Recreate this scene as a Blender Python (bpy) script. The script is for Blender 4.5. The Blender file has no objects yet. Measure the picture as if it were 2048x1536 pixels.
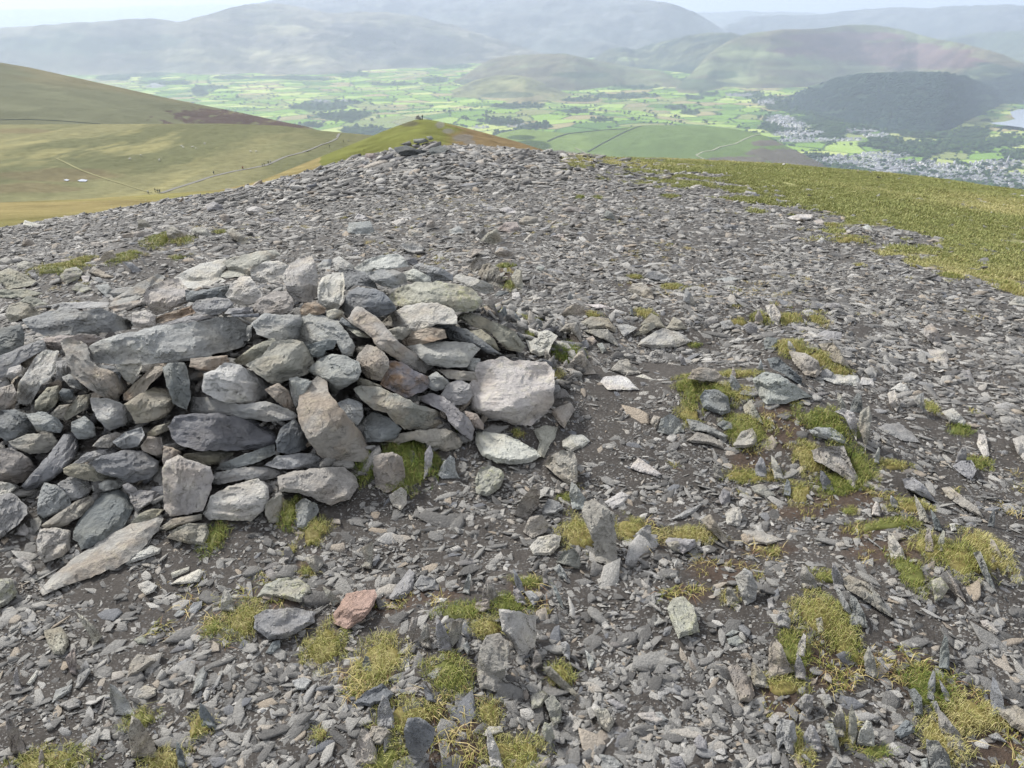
import bpy, math, random
import numpy as np
from mathutils import Vector
from mathutils.geometry import delaunay_2d_cdt
from mathutils.bvhtree import BVHTree

SC = bpy.context.scene
R = math.radians
# ---------------------------------------------------------------- camera
FPX, PITCH, CAMZ = 1450.0, R(28.0), 1.6
cam = bpy.data.cameras.new('camera')
cam.sensor_width = 36.0
cam.lens = FPX / 2048 * 36.0
cam.clip_start = 0.05
cam.clip_end = 120000
cam_ob = bpy.data.objects.new('camera', cam)
SC.collection.objects.link(cam_ob)
cam_ob.location = (0, 0, CAMZ)
cam_ob.rotation_euler = (R(90) - PITCH, 0, 0)
SC.camera = cam_ob
# ---------------------------------------------------------------- sky and sun
SUN_EL, SUN_AZ = R(42), R(-50)      # azimuth from +Y towards +X
w = bpy.data.worlds.new('World')
SC.world = w
w.use_nodes = True
nt = w.node_tree
bg = nt.nodes['Background']
sky = nt.nodes.new('ShaderNodeTexSky')
sky.sky_type = 'NISHITA'
sky.sun_disc = False
sky.sun_elevation = SUN_EL
sky.sun_rotation = SUN_AZ
sky.altitude = 800
sky.air_density = 1.0
sky.dust_density = 1.0
sky.ozone_density = 1.0
# thin high overcast over the blue: cloud cover mixed into the sky by direction
_tc = nt.nodes.new('ShaderNodeTexCoord'); _cn = nt.nodes.new('ShaderNodeTexNoise'); _cn.inputs['Scale'].default_value = 2.5; _cn.inputs['Detail'].default_value = 5
_cm = nt.nodes.new('ShaderNodeMapRange'); _cm.inputs[1].default_value = .3; _cm.inputs[2].default_value = .7; _cm.inputs[3].default_value = .72; _cm.inputs[4].default_value = .92
_cx = nt.nodes.new('ShaderNodeMix'); _cx.data_type = 'RGBA'; _cx.inputs[7].default_value = (3.75, 3.74, 3.78, 1)
nt.links.new(_tc.outputs['Generated'], _cn.inputs[0]); nt.links.new(_cn.outputs[0], _cm.inputs[0]); nt.links.new(_cm.outputs[0], _cx.inputs[0])
nt.links.new(sky.outputs[0], _cx.inputs[6]); nt.links.new(_cx.outputs[2], bg.inputs[0])
bg.inputs[1].default_value = 0.15
sl = bpy.data.lights.new('sun', 'SUN')
sl.energy = 3.1
sl.angle = R(11)
sl.color = (1.0, 0.955, 0.88)
sun = bpy.data.objects.new('sun', sl)
SC.collection.objects.link(sun)
sun.rotation_euler = (R(90) - SUN_EL, 0, R(180) - SUN_AZ)
SC.view_settings.view_transform = 'Standard'
SC.view_settings.look = 'None'
SC.view_settings.exposure = 0.85
SC.view_settings.gamma = 1
SC.cycles.use_denoising = True
SC.cycles.denoising_input_passes = 'RGB'
SC.cycles.max_bounces = 4
SC.cycles.diffuse_bounces = 3
SC.cycles.volume_bounces = 2
SC.cycles.use_adaptive_sampling = True
SC.cycles.adaptive_threshold = 0.005

# ---------------------------------------------------------------- helpers
rng = np.random.default_rng(7)
CP, SP = math.cos(PITCH), math.sin(PITCH)

def ray(u, v):
    u = np.asarray(u, float); v = np.asarray(v, float)
    d = np.stack([u - 1024, FPX * CP + (768 - v) * SP, -FPX * SP + (768 - v) * CP], -1)
    return d / np.linalg.norm(d, axis=-1, keepdims=True)

def PD(u, v, D):
    """point on the sight line at horizontal distance D"""
    d = ray(u, v)
    h = np.hypot(d[..., 0], d[..., 1])
    return np.array([0, 0, CAMZ]) + d * (np.asarray(D, float) / h)[..., None]

def proj(P):
    x, y, z = P[..., 0], P[..., 1], P[..., 2] - CAMZ
    f = y * CP - z * SP
    up = y * SP + z * CP
    f = np.where(f < 1e-3, 1e-3, f)
    return 1024 + FPX * x / f, 768 - FPX * up / f

def _h(i, j, s):
    n = (i.astype(np.int64) * 374761393 + j.astype(np.int64) * 668265263 + s * 69069 + 1013904223) & 0xffffffff
    n = ((n ^ (n >> 13)) * 1274126177) & 0xffffffff
    n = n ^ (n >> 16)
    return (n & 0xffff) / 65535.0

def vn(x, y, s=0):
    x = np.asarray(x, float); y = np.asarray(y, float)
    i = np.floor(x); j = np.floor(y)
    a = x - i; b = y - j
    a = a * a * (3 - 2 * a); b = b * b * (3 - 2 * b)
    i = i.astype(np.int64); j = j.astype(np.int64)
    return ((_h(i, j, s) * (1 - a) + _h(i + 1, j, s) * a) * (1 - b) +
            (_h(i, j + 1, s) * (1 - a) + _h(i + 1, j + 1, s) * a) * b) * 2 - 1

def fbm(x, y, s=0, o=4, g=0.5):
    t = 0; am = 1.0; n = 0
    for k in range(o):
        a = .6 + 1.1 * k; c_, s_ = math.cos(a) * 2 ** k, math.sin(a) * 2 ** k
        t = t + am * vn(x * c_ - y * s_ + 17.3 * k, x * s_ + y * c_ - 9.1 * k, s + k)
        n += am; am *= g
    return t / n

def sst(a, b, x):
    t = np.clip((x - a) / (b - a), 0, 1)
    return t * t * (3 - 2 * t)

def mesh_np(name, V, Fc, smooth=False):
    """V (n,3), Fc int array (m,3|4) or list of such arrays"""
    me = bpy.data.meshes.new(name)
    V = np.asarray(V, np.float32)
    if not isinstance(Fc, (list, tuple)):
        Fc = [Fc]
    Fc = [np.asarray(f, np.int32) for f in Fc if len(f)]
    me.vertices.add(len(V)); me.vertices.foreach_set('co', V.ravel())
    tot = np.concatenate([np.full(len(f), f.shape[1], np.int32) for f in Fc])
    idx = np.concatenate([f.ravel() for f in Fc])
    me.loops.add(len(idx)); me.loops.foreach_set('vertex_index', idx)
    me.polygons.add(len(tot))
    st = np.concatenate([[0], np.cumsum(tot)[:-1]]).astype(np.int32)
    me.polygons.foreach_set('loop_start', st)
    me.polygons.foreach_set('loop_total', tot)
    if smooth:
        me.polygons.foreach_set('use_smooth', np.ones(len(tot), bool))
    me.update(calc_edges=True)
    return me

def colattr(me, C, name='Col'):
    a = me.color_attributes.new(name, 'FLOAT_COLOR', 'POINT')
    C = np.asarray(C, np.float32)
    if C.shape[1] == 3:
        C = np.concatenate([C, np.ones((len(C), 1), np.float32)], 1)
    a.data.foreach_set('color', C.ravel())

def fattr(me, vals, name):
    a = me.attributes.new(name, 'FLOAT', 'POINT')
    a.data.foreach_set('value', np.asarray(vals, np.float32))

def link(name, me, mat, parent=None, label=None, cat=None, group=None, kind=None, loc=None):
    o = bpy.data.objects.new(name, me)
    SC.collection.objects.link(o)
    if mat is not None and me is not None:
        if len(me.materials) == 0:
            me.materials.append(mat)
    if parent is not None: o.parent = parent
    if label: o['label'] = label
    if cat: o['category'] = cat
    if group: o['group'] = group
    if kind: o['kind'] = kind
    if loc is not None: o.location = loc
    return o

def grid_faces(nr, nc, off=0):
    i = np.arange(nr - 1)[:, None] * nc + np.arange(nc - 1)[None, :]
    i = i.ravel() + off
    return np.stack([i, i + 1, i + nc + 1, i + nc], 1)

# ---------------------------------------------------------------- materials
class NT:
    def __init__(s, name):
        s.m = bpy.data.materials.new(name); s.m.use_nodes = True
        s.t = s.m.node_tree; s.b = s.t.nodes['Principled BSDF']
        s.b.inputs['Specular IOR Level'].default_value = 0.25
    def n(s, typ, **kw):
        x = s.t.nodes.new('ShaderNode' + typ)
        for k, v in kw.items():
            if k.startswith('i_'):
                x.inputs[k[2:].replace('_', ' ')].default_value = v
            else: setattr(x, k, v)
        return x
    def l(s, a, b): s.t.links.new(a, b)
    def noise(s, vec, scale, detail=4, rough=0.55):
        x = s.n('TexNoise'); x.inputs['Scale'].default_value = scale
        x.inputs['Detail'].default_value = detail; x.inputs['Roughness'].default_value = rough
        if vec is not None: s.l(vec, x.inputs['Vector'])
        return x.outputs['Fac']
    def ramp(s, fac, lo, hi):
        x = s.n('MapRange'); x.inputs[1].default_value = lo; x.inputs[2].default_value = hi
        x.clamp = True; s.l(fac, x.inputs[0]); return x.outputs[0]
    def mix(s, fac, a, b, mode='MIX'):
        x = s.n('Mix', data_type='RGBA', blend_type=mode)
        for v, i in ((fac, 0), (a, 6), (b, 7)):
            if hasattr(v, 'is_linked'): s.l(v, x.inputs[i])
            elif i == 0: x.inputs[0].default_value = v
            else: x.inputs[i].default_value = (*v, 1) if len(v) == 3 else v
        return x.outputs[2]
    def math(s, op, a, b=None):
        x = s.n('Math', operation=op)
        for v, i in ((a, 0), (b, 1)):
            if v is None: continue
            if hasattr(v, 'is_linked'): s.l(v, x.inputs[i])
            else: x.inputs[i].default_value = v
        return x.outputs[0]
    def bump(s, h, strength, dist):
        x = s.n('Bump'); x.inputs['Strength'].default_value = strength
        x.inputs['Distance'].default_value = dist
        s.l(h, x.inputs['Height']); s.l(x.outputs[0], s.b.inputs['Normal'])
    def gray(s, v):
        x = s.n('CombineColor'); 
        for i in range(3): s.l(v, x.inputs[i])
        return x.outputs[0]

def mat_slate():
    m = NT('slate'); b = m.b
    tc = m.n('TexCoord'); oi = m.n('ObjectInfo')
    at_r = m.n('Attribute', attribute_type='OBJECT', attribute_name='rust')
    at_l = m.n('Attribute', attribute_type='OBJECT', attribute_name='lichen')
    # bedding: stretched along u of the uv map
    mp = m.n('Mapping'); mp.inputs['Scale'].default_value = (10, 42, 1); m.l(tc.outputs['UV'], mp.inputs[0])
    strata = m.noise(mp.outputs[0], 1.0, 5, 0.6)
    off = m.n('VectorMath', operation='ADD'); m.l(tc.outputs['Object'], off.inputs[0])
    sc3 = m.n('VectorMath', operation='SCALE'); m.l(oi.outputs['Location'], sc3.inputs[0]); sc3.inputs['Scale'].default_value = 3.0
    m.l(sc3.outputs[0], off.inputs[1]); P = off.outputs[0]
    n1 = m.noise(P, 14, 6, 0.62); n2 = m.noise(P, 55, 6, 0.7); n3 = m.noise(P, 6, 4, 0.6); n4 = m.noise(P, 240, 3, 0.7); n5 = m.noise(P, 130, 4, 0.75)
    col = oi.outputs['Color']
    v = m.math('MULTIPLY', m.ramp(n1, 0.3, 0.7), 0.6)
    v = m.math('ADD', v, m.math('MULTIPLY', m.ramp(strata, 0.25, 0.75), 0.20))
    v = m.math('ADD', v, m.math('MULTIPLY', m.ramp(n2, 0.25, 0.75), 0.42))
    v = m.math('ADD', v, m.math('MULTIPLY', m.ramp(n5, 0.3, 0.7), 0.34))
    v = m.math('ADD', v, 0.26)
    # dark hairline cracks along the bedding
    mp2 = m.n('Mapping'); mp2.inputs['Scale'].default_value = (6, 15, 1); m.l(tc.outputs['UV'], mp2.inputs[0])
    ck = m.noise(mp2.outputs[0], 1.3, 3, 0.5)
    cr = m.math('ABSOLUTE', m.math('SUBTRACT', ck, 0.5))
    crk = m.ramp(cr, 0.0, 0.010)
    v = m.math('MULTIPLY', v, m.math('SUBTRACT', 1.0, m.math('MULTIPLY', m.math('SUBTRACT', 1.0, crk), m.math('MULTIPLY', m.ramp(n1, .5, .62), .35))))
    c = m.mix(1.0, col, m.gray(v), 'MULTIPLY')
    # brown weathering
    c = m.mix(m.math('MULTIPLY', m.ramp(n3, 0.48, 0.66), 0.4), c, m.mix(1.0, c, (1.12, 1.0, 0.84), 'MULTIPLY'))
    # rust
    rf = m.math('MULTIPLY', m.ramp(m.math('ADD', m.math('MULTIPLY', n3, 0.7), m.math('MULTIPLY', n1, 0.3)), 0.46, 0.56), at_r.outputs['Fac'])
    c = m.mix(rf, c, m.mix(m.ramp(n2, 0.3, 0.7), (0.14, 0.09, 0.065), (0.36, 0.25, 0.16)))
    # pale lichen crust
    lf = m.math('MULTIPLY', m.ramp(m.math('ADD', m.math('MULTIPLY', n1, 0.4), m.math('MULTIPLY', n2, 0.6)), 0.5, 0.6), at_l.outputs['Fac'])
    c = m.mix(lf, c, m.mix(m.ramp(n3, 0.35, 0.6), (0.42, 0.42, 0.36), (0.36, 0.37, 0.19)))
    # quartz specks
    c = m.mix(m.math('MULTIPLY', m.ramp(n4, 0.68, 0.74), 0.6), c, (0.5, 0.5, 0.49))
    m.l(c, b.inputs['Base Color'])
    b.inputs['Roughness'].default_value = 0.72
    h = m.math('ADD', m.math('MULTIPLY', strata, 0.5), m.math('ADD', m.math('MULTIPLY', n2, 0.9), m.math('MULTIPLY', n1, 0.9)))
    h = m.math('ADD', h, m.math('MULTIPLY', m.math('MULTIPLY', crk, m.ramp(n1, .5, .62)), 0.2))
    m.bump(h, 1.0, 0.02)
    return m.m

def mat_chip():
    m = NT('slate_chip'); b = m.b
    oi = m.n('ObjectInfo'); tc = m.n('TexCoord')
    r = oi.outputs['Random']
    cr = m.n('ValToRGB'); e = cr.color_ramp.elements
    e[0].position = 0; e[0].color = (0.13, 0.128, 0.125, 1)
    e[1].position = 1; e[1].color = (0.60, 0.585, 0.55, 1)
    for p, c in ((0.3, (0.225, 0.222, 0.215)), (0.55, (0.325, 0.32, 0.305)), (0.78, (0.44, 0.43, 0.405)), (0.86, (0.40, 0.34, 0.27)), (0.9, (0.17, 0.18, 0.2))):
        x = e.new(p); x.color = (*c, 1)
    m.l(r, cr.inputs[0])
    n = m.noise(tc.outputs['Object'], 4.0, 5, 0.7)
    c = m.mix(1.0, cr.outputs[0], m.gray(m.math('ADD', m.math('MULTIPLY', m.ramp(n, 0.25, 0.75), 0.6), 0.68)), 'MULTIPLY')
    m.l(c, b.inputs['Base Color']); b.inputs['Roughness'].default_value = 0.7
    m.bump(n, 0.6, 0.12)
    return m.m

def mat_col(name, rough=0.9, var=0.35, scale=1.0, bump=0.0, bdist=0.1, scale2=None, spec=0.1):
    """colour attribute varied by noise"""
    m = NT(name); b = m.b
    a = m.n('Attribute', attribute_name='Col'); tc = m.n('TexCoord')
    n = m.noise(tc.outputs['Object'], scale, 6, 0.65)
    v = m.math('ADD', m.math('MULTIPLY', m.ramp(n, 0.25, 0.75), 2 * var), 1 - var)
    c = m.mix(1.0, a.outputs['Color'], m.gray(v), 'MULTIPLY')
    m.l(c, b.inputs['Base Color']); b.inputs['Roughness'].default_value = rough
    b.inputs['Specular IOR Level'].default_value = spec
    if bump:
        n2 = m.noise(tc.outputs['Object'], scale2 or scale * 4, 5, 0.7)
        m.bump(n2, bump, bdist)
    return m.m

def mat_flat(name, col, rough=0.8, spec=0.2, metal=0):
    m = NT(name); tc = m.n('TexCoord')
    n = m.noise(tc.outputs['Object'], 3.0, 4, 0.6)
    c = m.mix(1.0, col, m.gray(m.math('ADD', m.math('MULTIPLY', n, 0.4), 0.8)), 'MULTIPLY')
    m.l(c, m.b.inputs['Base Color']); m.b.inputs['Roughness'].default_value = rough
    m.b.inputs['Specular IOR Level'].default_value = spec
    return m.m

M_SLATE = mat_slate()
M_CHIP = mat_chip()
# ---------------------------------------------------------------- near ground: a rounded hilltop
SKY_U = np.array([-900, -300, 0, 200, 330, 480, 600, 760, 870, 1000, 1100, 1180, 1400, 1600, 1800, 2048, 2400, 3000.])
SKY_V = np.array([620, 500, 458, 425, 402, 385, 372, 352, 345, 338, 327, 319, 322, 335, 352, 385, 440, 560.])
_d = ray(SKY_U, SKY_V)
_az = np.arctan2(_d[:, 0], _d[:, 1]); _s = _d[:, 2] / np.hypot(_d[:, 0], _d[:, 1])
_k = _s ** 2 / (4 * CAMZ)
def kaz(x, y):
    return np.interp(np.arctan2(x, y), _az, _k)

PILE = []    # filled below: gaussian-like mounds (x, y, rx, ry, rot, height, power)
def mound(x, y, cx, cy, rx, ry, rot, h, p=2.2):
    c, s = math.cos(rot), math.sin(rot)
    a = ((x - cx) * c + (y - cy) * s) / rx; b = (-(x - cx) * s + (y - cy) * c) / ry
    q = (a * a + b * b)
    return h * np.exp(-q ** (p / 2))

def base_h(x, y):
    r2 = x * x + y * y
    r = np.sqrt(r2)
    z = -kaz(x, y) * r2
    z = z + 0.030 * fbm(x * 0.9, y * 0.9, 3, 3) * sst(0.5, 3, r) + 0.012 * fbm(x * 4, y * 4, 5, 3)
    return z

def ground_h(x, y):
    """bare earth"""
    z = base_h(x, y)
    # stony swell in the middle distance
    z = z + mound(x, y, -1.35, 13.0, 2.4, 2.6, 0, 0.46, 2.2)
    # outcrops
    for (cx, cy, rx, ry, h) in BUMPS:
        z = z + mound(x, y, cx, cy, rx, ry, 0, h, 2.0)
    return z

def pile_h(x, y):
    z = mound(x, y, -1.0, 3.08, 1.28, 0.88, R(20), 0.50, 3.4)
    z = np.maximum(z, mound(x, y, -2.45, 2.75, 1.0, 0.95, R(10), 0.34, 3.0))
    return z

def surf_h(x, y):
    return ground_h(x, y) + pile_h(x, y)

def earth_h(x, y):
    p = pile_h(x, y)
    return ground_h(x, y) + 0.80 * p - 0.05 * sst(0.0, 0.25, p)

def hit(u, v, hf=surf_h, tmax=60.0, tmin=.8):
    """march sight lines onto a height function -> points"""
    u = np.atleast_1d(np.asarray(u, float)); v = np.atleast_1d(np.asarray(v, float))
    d = ray(u, v)
    t = np.full(len(u), float(tmin)); done = np.zeros(len(u), bool); prev = t.copy()
    while True:
        P = d * t[:, None]; P[:, 2] += CAMZ
        below = P[:, 2] < hf(P[:, 0], P[:, 1])
        done |= below
        if done.all() or t.max() > tmax: break
        prev = np.where(done, prev, t)
        t = np.where(done, t, t + np.maximum(0.03, t * 0.012))
    lo, hi = prev, t.copy()
    for _ in range(14):
        mid = (lo + hi) / 2
        P = d * mid[:, None]; P[:, 2] += CAMZ
        b = P[:, 2] < hf(P[:, 0], P[:, 1])
        hi = np.where(b, mid, hi); lo = np.where(b, lo, mid)
    P = d * hi[:, None]; P[:, 2] += CAMZ
    return P, hi

# little outcrop mounds, given where they stand in the picture and carried to the ground
BUMPS = []
_bm = [(1470, 810, 0.40, 0.35, 0.13), (1660, 900, 0.30, 0.30, 0.10), (1610, 730, 0.38, 0.30, 0.12), (1360, 650, 0.45, 0.30, 0.10),
       (1180, 660, 0.30, 0.30, 0.06), (1560, 640, 0.45, 0.3, 0.10), (330, 500, 0.8, 0.5, 0.14), (160, 560, 0.9, 0.5, 0.12),
       (950, 1280, 0.22, 0.2, 0.06), (1640, 1240, 0.22, 0.2, 0.06), (800, 1460, 0.2, 0.16, 0.05), (1900, 1120, 0.3, 0.3, 0.08), (1000, 560, 0.4, 0.3, 0.08)]
_p, _ = hit([b[0] for b in _bm], [b[1] for b in _bm], lambda x, y: base_h(x, y))
BUMPS = [(float(q[0]), float(q[1]), b[2], b[3], b[4]) for q, b in zip(_p, _bm)]

# area of turf on the right and on the far side of the hilltop (outline as seen, carried to the ground)
TURF_U = np.array([-900, 0, 200, 400, 560, 1080, 1130, 1250, 1360, 1440, 1530, 1600, 1700, 1800, 1880, 1960, 2048, 2200, 2600.])
TURF_V = np.array([300, 300, 300, 300, 300, 300, 322, 336, 350, 368, 402, 425, 462, 492, 522, 535, 558, 600, 720.])
def turf_mask(x, y, z):
    P = np.stack([x, y, z], -1)
    u, v = proj(P)
    e = np.interp(u, TURF_U, TURF_V)
    n = fbm(x * .8, y * .8, 21, 4, 0.6) * 55 + fbm(x * 2.6, y * 3.6, 22, 4, .6) * 75
    m = sst(-6, 6, (e - v) - 4 + n)
    far = sst(-1, 1, np.hypot(x, y) - (np.interp(np.arctan2(x, y), _az, CAMZ ** .5 / np.sqrt(_k)) * 1.0 + 2.0))
    left = (u < 1120)
    m = np.where(left, far, np.maximum(m, far * (u > 1300)))
    return np.clip(m, 0, 1)

# brown peaty spots by the grass tufts
PEAT = [(1560, 850, 55, 60), (1690, 1000, 90, 25), (1780, 1100, 90, 30), (1720, 1060, 60, 20), (1650, 1330, 60, 35), (1830, 1350, 70, 40), (1960, 1430, 90, 40), (2000, 1490, 80, 40),
        (905, 1480, 60, 60), (860, 1190, 80, 16), (1060, 1190, 45, 35), (820, 975, 50, 15), (620, 1130, 35, 25), (560, 1190, 60, 25), (780, 1210, 50, 18), (1450, 1140, 70, 30),
        (1380, 1190, 50, 20), (1540, 1100, 60, 15), (1300, 1065, 50, 30), (740, 1350, 60, 30), (1010, 545, 25, 20), (1290, 570, 60, 12), (1560, 1400, 40, 25), (1100, 740, 25, 25),
        (1500, 920, 50, 30), (1180, 650, 25, 30), (1620, 1020, 80, 20)]
_pp, _tt = hit([p[0] for p in PEAT], [p[1] for p in PEAT], ground_h)
PEATW = [(q[0], q[1], p[2] * t / FPX, p[3] * t / FPX * 1.5) for p, q, t in zip(PEAT, _pp, _tt)]
def peat_mask(x, y):
    m = np.zeros_like(x)
    nx = fbm(x * 7, y * 7, 31, 3) * 0.35
    for (cx, cy, rx, ry) in PEATW:
        q = np.sqrt(((x - cx) / rx) ** 2 + ((y - cy) / ry) ** 2) + nx
        m = np.maximum(m, 1 - sst(0.55, 1.1, q))
    return m

def build_ground():
    nr, na = 560, 760
    rr = 0.25 * (120 / 0.25) ** np.linspace(0, 1, nr)
    aa = np.linspace(R(-68), R(68), na)
    rr, aa = np.meshgrid(rr, aa, indexing='ij')
    x = rr * np.sin(aa); y = rr * np.cos(aa)
    z = earth_h(x, y)
    z += 0.006 * fbm(x * 16, y * 16, 8, 3) * (rr < 8)
    V = np.stack([x, y, z], -1).reshape(-1, 3)
    tm = turf_mask(x, y, z).ravel(); pm = peat_mask(x.ravel(), y.ravel())
    xs, ys = V[:, 0], V[:, 1]
    n = fbm(xs * 2, ys * 2, 41, 4)[:, None]
    soil = np.array([0.060, 0.054, 0.049]) * (1 + 0.3 * n)
    peat = np.array([0.070, 0.050, 0.038]) * (1 + 0.3 * n)
    g1 = np.array([0.24, 0.24, 0.10]); g2 = np.array([0.28, 0.24, 0.125])
    gm = sst(-0.35, 0.35, fbm(xs * .35, ys * .35, 43, 4))[:, None]
    turf = (g1 * (1 - gm) + g2 * gm) * (1 + 0.35 * fbm(xs * 3, ys * 3, 44, 3)[:, None])
    rn = rr.ravel()[:, None]
    # far from the camera the loose slate closes up: its mean colour, the chips lie on top
    soil = soil * (1 - sst(3, 10, rn)) + np.array([0.105, 0.101, 0.096]) * (1 + .3 * n) * sst(3, 10, rn)
    C = soil * (1 - pm[:, None]) + peat * pm[:, None]
    C = C * (1 - tm[:, None]) + turf * tm[:, None]
    me = mesh_np('hilltop_ground', V, grid_faces(nr, na)[:, ::-1], True)
    colattr(me, C); fattr(me, (1 - tm) * (1 - .8 * pm) * (.45 + .55 * sst(-.3, .3, fbm(xs * 3, ys * 3, 45, 3))), 'stony')
    m = NT('hilltop_soil')
    a = m.n('Attribute', attribute_name='Col'); tc = m.n('TexCoord'); a_s = m.n('Attribute', attribute_name='stony').outputs['Fac']
    n1 = m.noise(tc.outputs['Object'], 9, 6, 0.7); n2 = m.noise(tc.outputs['Object'], 90, 5, 0.7)
    v = m.math('ADD', m.math('MULTIPLY', m.ramp(n1, .25, .75), 0.5), m.math('ADD', m.math('MULTIPLY', m.ramp(n2, .3, .7), 0.6), 0.45))
    c = m.mix(1.0, a.outputs['Color'], m.gray(v), 'MULTIPLY')
    # grit and small half-buried flakes, two sizes
    hs = []
    for sc_, rad, lo_ in ((75, .36, .35), (190, .40, .25)):
        mpv = m.n('Mapping'); mpv.inputs['Scale'].default_value = (1, 1.5, 1); mpv.inputs['Rotation'].default_value = (0, 0, .4); m.l(tc.outputs['Object'], mpv.inputs[0])
        vo = m.n('TexVoronoi'); vo.inputs['Scale'].default_value = sc_; m.l(mpv.outputs[0], vo.inputs['Vector'])
        sep = m.n('SeparateColor'); m.l(vo.outputs['Color'], sep.inputs[0])
        on = m.math('MULTIPLY', m.ramp(vo.outputs['Distance'], rad + .03, rad - .03), m.ramp(sep.outputs[0], lo_ + .02, lo_))
        on = m.math('MULTIPLY', on, a_s)
        c = m.mix(m.math('MULTIPLY', on, .9), c, m.mix(sep.outputs[1], (.10, .10, .105), (.30, .295, .28)))
        hs.append(on)
    m.l(c, m.b.inputs['Base Color']); m.b.inputs['Roughness'].default_value = 0.8
    m.bump(m.math('ADD', n2, m.math('MULTIPLY', m.math('ADD', hs[0], hs[1]), 0.9)), 0.9, 0.009)
    return link('hilltop_ground', me, m.m, kind='structure')
GROUND = build_ground()
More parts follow.
